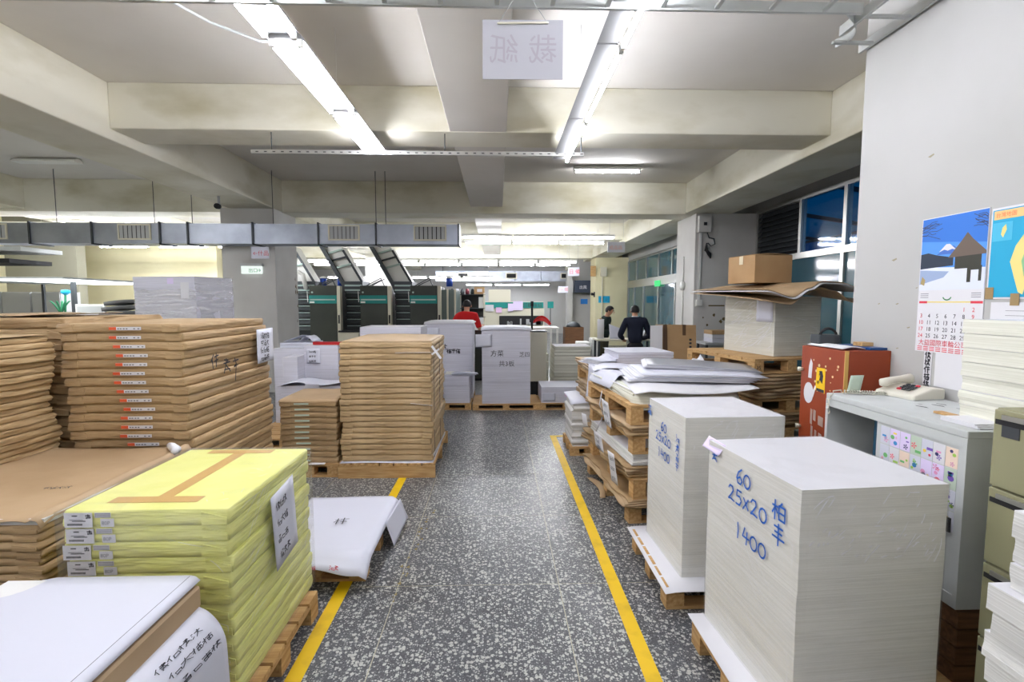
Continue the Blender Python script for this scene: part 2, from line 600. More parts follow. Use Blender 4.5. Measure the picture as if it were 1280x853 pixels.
def scrawl(seed, n, vertical=False):
    """illegible handwriting: short crossing strokes in a row"""
    r = random.Random(seed * 7 + 1)
    out = []
    for k in range(n):
        ox, oy = (0, -k * 1.15) if vertical else (k * 1.05, r.uniform(-.1, .1))
        j = lambda a=.07: r.uniform(-a, a)
        L_ = lambda *p: out.append([(ox + x + j(), oy + y + j()) for x, y in p])
        kind = r.randint(0, 5)
        half = r.random() < .6
        if half:        # a narrow left component
            c = r.randint(0, 2)
            if c == 0:
                L_((.0, .7), (.38, .75)); L_((.2, 1), (.2, 0)); L_((.2, .6), (0, .3))
            elif c == 1:
                L_((.1, .95), (.2, .85)); L_((.05, .65), (.18, .55)); L_((.0, .05), (.25, .35))
            else:
                L_((.3, 1), (.0, .55)); L_((.17, .7), (.17, 0))
        x0 = .42 if half else .05
        w = .95 - x0
        if kind in (0, 3):
            L_((x0, .8), (x0 + w, .82)); L_((x0 + w * .1, .5), (x0 + w * .9, .5)); L_((x0 + w * .5, 1), (x0 + w * .5, .0))
        if kind in (1, 3, 5):
            L_((x0 + w * .1, .45), (x0 + w * .1, .05), (x0 + w * .9, .05)); L_((x0 + w * .1, .45), (x0 + w * .9, .45), (x0 + w * .9, .0))
        if kind in (2, 4):
            L_((x0 + w * .5, 1), (x0 + w * .4, .5), (x0, .0)); L_((x0 + w * .45, .55), (x0 + w, .0)); L_((x0, .7), (x0 + w, .75))
        if kind in (4, 5):
            L_((x0 + w * .2, .95), (x0 + w * .8, .92), (x0 + w * .3, .6)); L_((x0 + w * .1, .25), (x0 + w * .9, .28))
    return out


_tx = {}


def text_mb(txt, size, fr, lift=0.0012, mirror=False, mb=None, align='LEFT'):
    key = (txt, align)
    if key not in _tx:
        cu = bpy.data.curves.new('text_source', 'FONT')
        cu.body = txt
        cu.resolution_u = 2
        cu.align_x = align
        ob = bpy.data.objects.new('text_source', cu)
        COL.objects.link(ob)
        bpy.context.view_layer.update()
        me = bpy.data.meshes.new_from_object(ob.evaluated_get(bpy.context.evaluated_depsgraph_get()))
        _tx[key] = ([v.co.copy() for v in me.vertices], [tuple(p.vertices) for p in me.polygons])
        bpy.data.meshes.remove(me)
        bpy.data.objects.remove(ob)
        bpy.data.curves.remove(cu)
    vs_, fs = _tx[key]
    o, u, v, n = fr
    mb = mb or MB()
    s = -1 if mirror else 1
    mb.add([o + u * (c.x * size * s) + v * (c.y * size) + n * lift for c in vs_], [f[::-1] if mirror else f for f in fs])
    return mb


ORD = ['top', 'second', 'third', 'fourth', 'fifth', 'sixth', 'seventh', 'eighth', 'ninth', 'tenth', 'eleventh', 'twelfth', 'thirteenth', 'fourteenth',
       'fifteenth', 'sixteenth', 'seventeenth', 'eighteenth', 'nineteenth', 'twentieth', 'twenty-first', 'twenty-second', 'twenty-third', 'twenty-fourth',
       'twenty-fifth', 'twenty-sixth', 'twenty-seventh', 'twenty-eighth', 'twenty-ninth', 'thirtieth', 'thirty-first', 'thirty-second', 'thirty-third',
       'thirty-fourth', 'thirty-fifth', 'thirty-sixth', 'thirty-seventh', 'thirty-eighth', 'thirty-ninth', 'fortieth', 'forty-first', 'forty-second']

fill_tube_l = EM('fill_tube_left_bay', (0.97, 0.98, 1.04, 1), 85.0)

# ================================================================== lamps (every fluorescent carries its own light)
def tube_fixture(label, p, length, axis, tubes, hood, group, wires=None, name='fluorescent_light', ztop=4.0, em=None):
    """p = middle of the fixture at tube height; axis 'x' or 'y'; tubes = sideways offsets; hood = (from, to) sideways extent"""
    t = thing(name, label, 'light', p, PI / 2 if axis == 'y' else 0.0, group)
    h = length / 2
    # local x runs along the tube, local -y is to world +x when axis is 'y'
    m = MB()
    fr = frame((-h - 0.02, 0, 0), (0, 1, 0), (0, 0, 1))
    a, b = hood
    c = (a + b) / 2
    m.prism([(a, 0.028), (b, 0.028), (b - 0.012, 0.055), (c + 0.03, 0.085), (c - 0.03, 0.085), (a + 0.012, 0.055)], fr, 0, length + 0.04)
    m.build('housing', housing_m if em is tube_e and axis == 'y' else whitemetal, t)
    for off in tubes:
        MB().tube([(-h + 0.015, off, 0), (h - 0.015, off, 0)], 0.0145, 10).build('tube', em or tube_f, t)
        for sgn in (-1, 1):
            MB().box(sgn * h - 0.015, sgn * h + 0.015, off - 0.014, off + 0.014, -0.018, 0.03).build('lamp_holder', whitemetal, t)
    if wires:
        for wx in wires:
            MB().tube([(wx, c, 0.085), (wx, c, ztop - p[2])], 0.0022, 5).build('hanging_wire', whitemetal, t)
    return t


for k, (y0, y1) in enumerate([(4.61, 5.73), (3.38, 4.53), (2.12, 3.28), (0.9, 2.05)]):
    tube_fixture('twin-tube fluorescent light left of the aisle, %s from the far end' % ['first', 'second', 'third', 'last'][k],
                 (-1.36, (y0 + y1) / 2, 3.36), y1 - y0, 'y', (-0.09, 0.09), (-0.112, 0.112), 'fluorescent lights left of the aisle', (0.45,), ztop=3.52 if k == 0 else 4.0, em=tube_e)
for k, (y0, y1) in enumerate([(4.56, 5.77), (3.28, 4.5), (2.02, 3.22), (0.78, 1.97)]):
    tube_fixture('single-tube fluorescent light right of the aisle, %s from the far end' % ['first', 'second', 'third', 'last'][k],
                 (0.79, (y0 + y1) / 2, 3.3), y1 - y0, 'y', (0.0,), (0.022, 0.16), 'fluorescent lights right of the aisle', (0.4,), ztop=3.52 if k == 0 else 4.0, em=tube_e)
tube_fixture('single short fluorescent tube fixed to the ceiling beyond the first cross beam', (1.86, 8.54, 3.9), 1.1, 'x', (0,), (-0.05, 0.05), None)
tube_fixture('dim fluorescent light on the ceiling of the left bay', (-7.2, 8.35, 3.9), 0.95, 'x', (), (-0.09, 0.09), None)
for r_, (yy, zz, nm) in enumerate([(12.4, 3.29, 'near row over the far aisle'), (13.6, 3.29, 'second row over the far aisle')]):
    for k in range(3):
        tube_fixture('suspended fluorescent tube in the %s, %s from its left end' % (nm, ['first', 'second', 'last'][k]), (-0.25 + 1.27 * k, yy, zz), 1.2, 'x', (0,),
                     (-0.05, 0.05), 'tubes hung in the %s' % nm, (0.2,))
for r_, (yy, zz, nm) in enumerate([(16.5, 3.02, 'row over the presses'), (17.9, 3.02, 'row behind the presses')]):
    for k in range(7):
        tube_fixture('suspended fluorescent tube in the long %s, %s from its left end' % (nm, ['first', 'second', 'third', 'fourth', 'fifth', 'sixth', 'last'][k]),
                     (-5.86 + 1.31 * k, yy, zz), 1.22, 'x', (0,), (-0.05, 0.05), 'tubes of the long %s' % nm, (0.2,))
for k in range(3):
    tube_fixture('fluorescent tube in the left bay below the duct, %s from the left' % ['first', 'second', 'third'][k], (-9.6 + 1.5 * k, 13.2, 3.12), 1.2, 'x', (0,),
                 (-0.06, 0.06), 'tubes in the left bay', (0.2,))
for k in range(5):
    tube_fixture('low hung fluorescent tube glaring behind the presses, %s from the left' % ['first', 'second', 'third', 'fourth', 'last'][k], (-6.4 + 1.4 * k, 21.0, 2.72), 1.25, 'x',
                 (-0.1, 0.1), (-0.14, 0.14), 'low tubes behind the presses', (0.2,), em=tube_e)
for k in range(3):
    tube_fixture('light of the far hall beyond the second duct, %s from the left' % ['first', 'second', 'last'][k], (-0.9 + 1.4 * k, 24.5, 2.55), 1.25, 'x', (-0.12, 0.12),
                 (-0.16, 0.16), 'tubes in the far hall', (0.2,), em=tube_e)

for r_, yy in enumerate((-1.6,)):  # unseen lamps added to brighten faces turned to the camera
    for k in range(4):
        tube_fixture('added twin-tube fill light behind the camera, %s from the left' % ['first', 'second', 'third', 'last'][k],
                     (-4.2 + 1.7 * k, yy, 3.3), 1.2, 'x', (-0.09, 0.09), (-0.06, 0.06), 'added fill lights behind the camera', (0.2,), em=fill_tube_b)
for k in range(4):  # lamps added out of view to lift the dark left bay
    tube_fixture('added unseen fill light in the left bay beside the camera, %s' % ['nearest', 'second', 'third', 'farthest'][k], (-7.0, -0.6 + 1.9 * k, 3.4), 1.2, 'y', (-0.09, 0.09),
                 (-0.06, 0.06), 'added fill lights beside the camera', (0.2,))
for r_, yy in enumerate((11.0, 12.2)):  # extra lamps hidden behind the duct, added to brighten the left wall
    for k in range(4):
        tube_fixture('added fill tube of the left bay hidden by the duct, %s row, %s from the left' % (['nearer', 'farther'][r_], ['first', 'second', 'third', 'last'][k]),
                     (-9.9 + 1.35 * k, yy, 3.32), 1.2, 'x', (0,), (-0.05, 0.05), 'added fill tubes behind the duct', (0.2,), em=fill_tube_l)
# ================================================================== the building
FZ = 0.0
fl = struct('floor', B(-13.2, 6.0, -3.2, 28.2, -0.15, -0.006), terr)
PX = [-1.566, -0.6, 0.366, 1.332]
PY0, PS = 0.938, 0.966
pm = None
for i in range(3):
    for j in range(9):
        if pm is None:
            pm = B(0.0025, PS - 0.0025, 0.0025, PS - 0.0025, -0.006, 0.0).mesh('terrazzo_panel', terr)
        link('terrazzo_panel', pm, fl, (PX[i], PY0 + j * PS, 0))
for x in PX:
    B(x - 0.0028, x + 0.0028, PY0, PY0 + 9 * PS, -0.006, -0.0004).build('divider_strip', brass, fl)
for j in range(10):
    B(PX[0], PX[-1], PY0 + j * PS - 0.0025, PY0 + j * PS + 0.0025, -0.006, -0.0006).build('divider_strip', brass, fl)
lt_ = B(PX[-1] + 0.003, 5.09, PY0, PY0 + 9 * PS, -0.006, -0.0003).build('terrazzo_margin', terr, fl)
B(-13, PX[0] - 0.003, PY0, PY0 + 9 * PS, -0.006, -0.0003).build('terrazzo_margin', terr, fl)
B(-13, 5.09, PY0 + 9 * PS + 0.003, 28, -0.006, -0.0003).build('terrazzo_margin', terr, fl)
B(-13, 5.09, -3, PY0 - 0.003, -0.006, -0.0003).build('terrazzo_margin', terr, fl)
B(0.662, 0.738, -0.5, 6.15, 0.0002, 0.0016).build('painted_line', yel_p, fl)
B(0.662, 0.95, 6.15, 6.21, 0.0002, 0.0016).build('painted_line', yel_p, fl)
B(-0.963, -0.887, -0.5, 6.9, 0.0002, 0.0016).build('painted_line', yel_p, fl)
# faint worn paint on the floor
m = MB()
rr = random.Random(3)
for k in range(26):
    y = rr.uniform(2.7, 4.0)
    x = -0.62 + (y - 2.7) * 0.06 + rr.uniform(-0.03, 0.03)
    s_ = rr.uniform(0.004, 0.014)
    m.add([(x - s_, y, 0.0009), (x + s_, y - s_, 0.0009), (x + s_ * .7, y + s_ * 2, 0.0009)], [(0, 1, 2)])
m.build('worn_paint_flakes', M('worn_paint', S(142, 128, 84), 0.7), fl)['kind'] = 'stuff'

struct('ceiling', B(-13.2, 6.0, -3.2, 28.2, 4.0, 4.15), plaster)
LB, RB = (-4.9, -4.08), (3.66, 4.56)
struct('beam_long_left', B(LB[0], LB[1], -3, 27, 3.41, 4.0), beam_m, bevel=0.012)
struct('beam_long_right', B(RB[0], RB[1], -3, 27, 3.42, 4.0), beam_m, bevel=0.012)
struct('beam_long_far_left', B(-9.7, -8.83, -3, 27, 3.45, 4.0), beam_m, bevel=0.012)
struct('beam_cross_near', B(LB[1], RB[0], 5.5, 6.03, 3.525, 4.0), beam_m, bevel=0.012)
struct('beam_cross_main', B(-13, RB[0], 9.7, 10.3, 3.40, 4.0), beam_m, bevel=0.012)
struct('beam_cross_third', B(LB[1], RB[0], 14.6, 15.1, 3.52, 4.0), beam_m)
struct('beam_cross_far', B(-13, RB[0], 19.3, 19.9, 3.40, 4.0), beam_m)
struct('beam_middle', B(-0.51, 0.10, -3, 27, 3.53, 4.0), plaster, bevel=0.01)
c1 = struct('column_left', B(-5.06, -4.09, 9.35, 10.35, 0, 3.42), col_m, bevel=0.015)
c2 = struct('column_right', B(3.86, 5.09, 9.7, 10.7, 0, 3.43), col_m, bevel=0.015)
struct('column_left_far', B(-5.06, -4.09, 19.3, 20.3, 0, 3.42), col_m)
struct('column_right_far', B(3.80, 5.09, 19.3, 20.3, 0, 3.43), wallc_m)
# damage on the right column
m = MB()
rr = random.Random(5)
fr = frame((3.86, 9.7, 0), (1, 0, 0), (0, 0, 1))
for (u, v, s_) in [(0.75, 1.43, .10), (0.80, 1.34, .06), (0.62, 1.36, .04), (0.42, 1.45, .035), (0.56, 1.32, .04), (0.9, 1.5, .06), (0.2, 1.4, .02), (0.28, 1.25, .025), (0.35, 1.02, .03)]:
    pts = [(u + s_ * math.cos(a) * rr.uniform(.5, 1.2), v + s_ * math.sin(a) * rr.uniform(.5, 1.2)) for a in [k * PI / 4 for k in range(8)]]
    m.prism(pts, fr, 0.0006, 0.002)
m.prism([(0.3, 1.62), (0.62, 1.62), (0.62, 1.645), (0.3, 1.645)], fr, 0.0006, 0.002)
m.build('rust_stain', stain_m, c2)
# left column lower dirt
m = MB()
for k in range(10):
    u, v, s_ = rr.uniform(0.82, 1.0), rr.uniform(1.3, 2.2), rr.uniform(.01, .04)
    m.add([(-4.0885, 9.35 + u - s_, v), (-4.0885, 9.35 + u + s_ * .4, v - s_), (-4.0885, 9.35 + u, v + s_ * 2)], [(0, 1, 2)])
m.build('dirt_mark', stain_m, c1)

wr = struct('wall_right', B(2.35, 5.3, -3.2, 3.23, 0, 4.0), wall_m, bevel=0.012)
m = MB()
for (y, z, s_) in [(2.69, 2.49, .02), (2.9, 1.95, .02), (2.86, 1.69, .012), (2.84, 1.43, .01), (2.73, 1.78, .008), (3.0, 1.69, .01), (2.77, 1.555, .012), (2.95, 1.42, .008)]:
    a = rr.uniform(0, 3)
    m.add([(2.3493, y + s_, z), (2.3493, y - s_ * .8, z + s_ * .5), (2.3493, y - s_, z + s_ * .1), (2.3493, y + s_ * .2, z - s_ * .4)], [(3, 2, 1, 0)])
m.build('chipped_paint', M('chip', S(150, 142, 118), 0.9), wr)['kind'] = 'stuff'
struct('wall_back', B(-13.2, 6, -3.4, -3.0, 0, 4.0), wall_m)
struct('wall_left', B(-13.4, -13.0, -3.2, 28.2, 0, 4.0), wallc_m)
struct('wall_far', B(-13.2, 6, 27.0, 27.4, 0, 4.0), wall_m)
struct('wall_left_grey', B(-13, -11.15, 13.6, 13.9, 0, 4.0), wallg_m)
struct('wall_left_cream', B(-13, -8.6, 15.6, 15.9, 0, 4.0), wallc_m)
# window wall right of the hall
WX = 5.09
for i, (y0, y1, z1) in enumerate([(3.23, 9.7, 3.47), (10.7, 19.3, 3.3)]):
    struct('wall_right_lintel_%d' % (i + 1), B(WX, WX + 0.2, y0, y1, z1, 4.0), wall_m)
struct('wall_right_above_column', B(WX, WX + 0.2, 9.7, 10.7, 3.43, 4.0), wall_m)
struct('wall_right_above_far_column', B(WX, WX + 0.2, 19.3, 20.3, 3.43, 4.0), wall_m)
struct('wall_right_end', B(WX, WX + 0.2, 20.3, 27, 0, 4.0), wallc_m)


def window(n, y0, y1, zt, ztr, ys_up, ys_lo, louvre=None, tw=0.05):
    w = bpy.data.objects.new('window_%d' % n, None)
    COL.objects.link(w)
    w.location = (WX, y0, 0)
    w['kind'] = 'structure'
    L_ = y1 - y0
    B(-0.03, 0.05, 0, L_, zt - 0.05, zt).build('window_frame', steel, w)
    B(-0.04, 0.06, 0, L_, ztr - tw, ztr + tw).build('transom_rail', steel, w)
    B(-0.04, 0.06, 0, L_, 0.0, 0.12).build('sill_rail', steel, w)
    for ys, za, zb in ((ys_up, ztr + tw, zt - 0.05), (ys_lo, 0.12, ztr - tw)):
        ys = [y - y0 for y in ys]
        for y in ys:
            B(-0.035, 0.055, y - 0.035, y + 0.035, za, zb).build('mullion', steel, w)
        for a, b in zip(ys, ys[1:]):
            if louvre and za > 1 and abs(a + y0 - louvre[0]) < 0.06:
                for k in range(9):
                    z = za + 0.06 + k * (zb - za - 0.08) / 9
                    MB().add([(-0.03, a + .04, z), (0.04, a + .04, z + .085), (0.04, b - .04, z + .085), (-0.03, b - .04, z), (-0.03, a + .04, z - .006),
                              (0.04, a + .04, z + .079), (0.04, b - .04, z + .079), (-0.03, b - .04, z - .006)],
                             [(0, 1, 2, 3), (7, 6, 5, 4), (0, 4, 5, 1), (1, 5, 6, 2), (2, 6, 7, 3), (3, 7, 4, 0)]).build('louvre_slat', darkmetal, w)
                B(0.045, 0.055, a, b, za, zb).build('louvre_backing', dark, w)
            else:
                B(0.0, 0.008, a + .035, b - .035, za, zb).build('pane', glass_k if za > 1 and n == 1 else glass_m, w)
    return w


w1 = window(1, 3.23, 9.7, 3.45, 2.48, [3.27, 4.4, 5.6, 6.5, 7.2, 8.28, 9.66], [3.27, 5.2, 6.9, 7.22, 9.66], louvre=(8.28, 9.66))
B(-0.045, 0.0, 0.0, 6.47, 3.45, 3.475).build('curtain_rail', steel, w1)
# the yard outside the near window at dusk
struct('exterior_wall', B(10.5, 10.8, 2.0, 32.0, -0.2, 6.0), M('dusk_facade', S(90, 124, 176), 0.8))
tq = M('turquoise_sheet', S(60, 176, 196), .5)
_tl = tq.node_tree.nodes.new('ShaderNodeBsdfTranslucent')
_tl.inputs[0].default_value = S(60, 176, 196)
tq.node_tree.links.new(_tl.outputs[0], tq.node_tree.nodes['Material Output'].inputs[0])
aw = thing('awning', 'turquoise corrugated awning over the yard outside the window', 'awning', (7.2, 11.6, 3.0))
MB().sheet(lambda u, v: (-1.7 + 3.6 * u, -7.4 + 15.2 * v, 1.05 - .55 * u + .02 * math.sin(v * 300)), 4, 160, .01).build('awning_sheet', tq, aw)
for k in range(7):
    MB().bar((-1.7, -7 + k * 2.3, .96), (1.9, -7 + k * 2.3, .42), .06, .08).build('rafter', darkmetal, aw)
for x in (-1.2, 1.6):
    MB().bar((x, -7.4, .9 - .15 * (x + 1.7)), (x, 7.8, .9 - .15 * (x + 1.7)), .05, .06).build('purlin', darkmetal, aw)
for y in (-6.8, 0.2, 7.0):
    B(1.8, 1.9, y - .05, y + .05, -3.2, .42).build('awning_post', darkmetal, aw)
struct('ground_outside', B(5.35, 10.5, 3.3, 32.0, -0.25, -0.2), M('yard_concrete', S(110, 112, 116), .9))
window(2, 10.7, 19.3, 3.27, 2.38, [10.74, 12.0, 13.2, 14.4, 15.6, 16.9, 18.1, 19.26], [10.74, 12.4, 14.1, 15.6, 17.2, 18.4, 19.26], tw=0.13)
g = B(4.99, 5.045, 15.35, 15.75, 2.2, 2.38).build('exit_sign', green_e)
tag(g, 'green lit exit sign on the rail of the far window', 'sign')
# curtain clutter
# ---------------------------------------------------------------- duct
d = thing('air_duct', 'galvanised rectangular air duct hanging across the hall before the left column', 'duct', (-4.6, 9.1, 2.72))
xs = [-8.9, -8.05, -7.0, -5.85, -5.375, -4.265, -3.133, -2.132, -0.69]
for a, b in zip(xs, xs[1:]):
    B(a + 4.6 + .003, b + 4.6 - .003, -0.2, 0.22, 0, 0.345).build('duct_section', steel_d, d)
for x in xs[1:]:
    m = MB()
    x += 4.6
    if x > 3.8:
        m.box(x - 0.012, x + 0.015, -0.215, 0.235, -0.012, 0.36)
    else:
        m.box(x - 0.014, x + 0.014, -0.225, -0.2, -0.02, 0.37).box(x - 0.014, x + 0.014, -0.225, 0.24, -0.02, 0.0).box(x - 0.014, x + 0.014, -0.225, 0.24, 0.345, 0.365)
    m.build('flange', darkmetal, d)
for (a, b) in [(-9.0, -8.42), (-6.56, -6.0), (-2.96, -2.415), (-1.473, -0.9)]:
    a += 4.6
    b += 4.6
    v = MB().box(a, b, -0.222, -0.2, 0.06, 0.085).box(a, b, -0.222, -0.2, 0.305, 0.33).box(a, a + .025, -0.222, -0.2, 0.085, 0.305).box(b - .025, b, -0.222, -0.2, 0.085, 0.305).build('vent', cream_m, d)
    B(a + .025, b - .025, -0.207, -0.2, 0.085, 0.305).build('vent_backing', dark, v)
    for k in range(7):
        x = a + 0.06 + k * (b - a - 0.12) / 6
        B(x - 0.029, x + 0.029, -0.216, -0.208, 0.087, 0.303).build('vent_slat', grey_m, v)
for (x, zt) in [(-7.67, 4.0), (-6.0, 4.0), (-5.35, 4.0), (-3.95, 4.0), (-2.15, 4.0), (-1.98, 4.0)]:
    MB().tube([(x + 4.6, -0.1, 0.36), (x + 4.6, -0.1, zt - 2.72)], 0.006, 6).build('hanger_rod', darkmetal, d)
# far duct
d2 = thing('air_duct', 'far air duct crossing the end of the hall below the ceiling', 'duct', (0.6, 22.0, 2.62))
for k in range(6):
    B(-3.3 + k * 1.15 + .01, -3.3 + (k + 1) * 1.15 - .01, -0.2, 0.3, 0, 0.44).build('duct_section', steel_d, d2)
for x in (-2.1, 0.0, 2.4):
    v = B(x - 0.25, x + 0.25, -0.22, -0.2, 0.1, 0.36).build('vent', cream_m, d2)
    B(x - 0.2, x + 0.2, -0.225, -0.22, 0.14, 0.32).build('vent_slats', dark, v)
for x in (-3, 3):
    MB().tube([(x, 0, 0.44), (x, 0, 1.38)], 0.01, 6).build('hanger_rod', darkmetal, d2)
# ---------------------------------------------------------------- slotted angle bar that carries the tube runs
t = thing('slotted_angle_bar', 'grey slotted angle bar hung under the near cross beam, carrying the tube lights', 'bar', (-0.85, 5.56, 3.30))
MB().box(-1.8, 1.8, -0.003, 0.0, 0, 0.04).box(-1.8, 1.8, 0, 0.04, 0, 0.003).build('angle', steel, t)
m = MB()
for k in range(40):
    m.box(-1.75 + k * .09, -1.72 + k * .09, -0.0045, -0.003, 0.014, 0.024)
m.build('slots', dark, t)['kind'] = 'stuff'
for x in (-1.58, 0.28, 1.77):
    MB().tube([(x, 0.005, 0.04), (x, 0.005, 0.225)], 0.006, 6).build('hanger_rod', darkmetal, t)
# ---------------------------------------------------------------- cable ladder
t = thing('cable_ladder', 'grey steel cable ladder crossing above the aisle and turning along the white wall', 'cable tray', (0, 2.7, 3.29))
B(-7, 2.02, 0.11, 0.128, 0, 0.055).build('side_rail', greysteel, t)
B(-7, 2.02, -0.30, -0.282, 0, 0.055).build('side_rail', greysteel, t)
rg = None
for k in range(30):
    o = B(-0.012, 0.012, -0.282, 0.11, 0.008, 0.022).build('rung', greysteel, t) if rg is None else rg.copy()
    if rg is not None:
        COL.objects.link(o)
    rg = o
    o.location = (-6.9 + k * 0.3, 0, 0)
B(2.315, 2.333, -4, 0.55, 0, 0.055).build('side_rail', greysteel, t)
B(2.05, 2.068, -4, 0.35, 0, 0.055).build('side_rail', greysteel, t)
for k in range(14):
    B(2.068, 2.315, 0.42 - k * .28, 0.445 - k * .28, 0.0, 0.014).build('rung', greysteel, t)
MB().sheet(lambda u, v: (1.93 + 0.22 * math.sin(u * 2.1), 0.125 + 0.36 * u, 0.002 + 0.05 * v), 12, 1, 0.004).build('bend_plate', greysteel, t)
c = MB().tube([(-2.25, 2.82, 3.33), (-2.2, 3.1, 3.52), (-2.1, 3.35, 3.62), (-1.9, 3.5, 3.55), (-1.6, 3.55, 3.46), (-1.47, 3.5, 3.44)], 0.009, 7).build('power_cable', greysteel)
tag(c, 'grey cable drooping from the cable ladder to the twin-tube lights', 'cable')
c = MB().tube([(0.83, 2.95, 3.37), (1.0, 3.0, 3.40), (1.3, 2.98, 3.40), (1.55, 2.83, 3.345)], 0.01, 7).build('power_cable', greysteel)
tag(c, 'grey cable running from the single-tube lights back to the cable ladder', 'cable')

# ---------------------------------------------------------------- hanging signs
t = thing('hanging_sign', 'large blank-backed white sign hung by strings above the aisle', 'sign', (0.132, 2.65, 2.845), math.radians(-1.0))
B(-0.206, 0.206, -0.002, 0.002, 0, 0.292).build('sign_board', M('sign_card', S(178, 178, 184), .7), t)
fr = frame((0.0, -0.002, 0), (1, 0, 0), (0, 0, 1))
mm = text_mb('裁', 0.155, frame((0.18, -0.0021, 0.09), (1, 0, 0), (0, 0, 1)), mirror=True)
text_mb('紙', 0.155, frame((-0.02, -0.0021, 0.09), (1, 0, 0), (0, 0, 1)), mirror=True, mb=mm)
mm.build('show_through_lettering', ink_f, t)
MB().tube([(-0.13, -0.008, 0.272), (0.13, -0.008, 0.276)], 0.005, 6).build('hanging_rod', cream_m, t)
MB().tube([(-0.125, -0.005, 0.272), (-0.07, 0.0, 0.36), (0, 0.0, 0.47)], 0.0018, 4).build('string', grey_m, t)
MB().tube([(0.125, -0.005, 0.276), (0.07, 0.0, 0.36), (0.0, 0.0, 0.47)], 0.0018, 4).build('string', grey_m, t)


def hung_sign(label, x, y, z, w, h, txt, ts, mat_i, board=None, ztop=4.0, name='hanging_sign'):
    t = thing(name, label, 'sign', (x, y, z))
    B(-w / 2, w / 2, 0, 0.012, 0, h).build('sign_board', board or paper_d, t)
    text_mb(txt, ts, frame((-w / 2 + w * .08, 0, h * .28), (1, 0, 0), (0, 0, 1))).build('lettering', mat_i, t)
    for s_ in (-1, 1):
        MB().tube([(s_ * w * .4, .006, h), (s_ * w * .4, .006, ztop - z)], 0.003, 4).build('string', grey_m, t)
    return t


hung_sign('small white sign with red arrow and lettering below the duct at the left column', -4.13, 8.84, 2.46, 0.3, 0.2, '←什品', 0.095, ink_r, ztop=2.71)
hung_sign('white sign with faint orange print hung from the near tube row', 2.86, 12.0, 2.9, 0.42, 0.25, '成品區', 0.11, M('faint_orange', S(226, 170, 160), .7))
hung_sign('white sign with red characters hung from the long tube row', 2.32, 15.2, 2.5, 0.34, 0.26, '日 備', 0.15, ink_r)
hung_sign('white sign with pale red characters before the dark air conditioner', 2.5, 19.0, 2.06, 0.38, 0.25, '戶 備', 0.16, M('pale_red', S(216, 140, 150), .7))
t = thing('exit_light', 'lit white exit sign with green arrow on the left column', 'sign', (-4.5, 9.33, 2.22))
B(-0.18, 0.18, -0.06, 0.0, 0, 0.14).build('light_panel', exit_e, t)
B(-0.19, 0.19, -0.065, 0.01, 0.14, 0.19).build('top_case', greysteel, t)
mm = text_mb('出口', 0.085, frame((-0.05, -0.06, 0.03), (1, 0, 0), (0, 0, 1)))
text_mb('→', 0.1, frame((0.09, -0.06, 0.03), (1, 0, 0), (0, 0, 1)), mb=mm).build('lettering', M('exit_green', S(60, 190, 110), .6), t)
# electrics on the right column
t = thing('switch_box', 'white electrical box with conduit on the right column', 'switch box', (4.01, 9.7, 3.05))
B(-0.12, 0.12, -0.1, -0.001, 0, 0.32).build('box_body', col_m, t, bevel=0.008)
B(-0.03, 0.03, -0.112, -0.1, 0.13, 0.19).build('switch', dark, t)
B(-0.08, -0.035, -0.03, -0.001, -1.3, 0).build('conduit', whitemetal, t)
B(-0.11, 0.0, -0.06, -0.001, -1.42, -1.3).build('outlet', whitemetal, t)
MB().tube([(0.06, -.05, 0), (0.1, -.05, -0.1), (0.2, -.05, -0.12), (0.22, -.05, -0.22), (0.14, -.05, -0.26), (0.08, -.05, -0.2)], 0.012, 6).build('wire_loop', darkmetal, t)
MB().tube([(0.06, -.05, -.2), (0.05, -.05, -0.34), (0.12, -.05, -0.42), (0.14, -.05, -0.5)], [.012, .035, .04, .01], 7).build('plug', dark, t)
t = thing('wall_thermostat', 'small round white box with thin conduit on the aisle side of the right column', 'switch', (3.86, 10.25, 2.04))
MB().tube([(-0.05, 0, 0), (-0.001, 0, 0)], 0.09, 14).build('round_box', whitemetal, t)
MB().tube([(-0.012, 0, 0.09), (-0.012, 0, 0.6)], 0.012, 6).build('conduit', whitemetal, t)
MB().tube([(-0.012, 0, -0.09), (-0.012, 0, -1.0)], 0.012, 6).build('conduit', whitemetal, t)

# ================================================================== pallets
_pal = {}


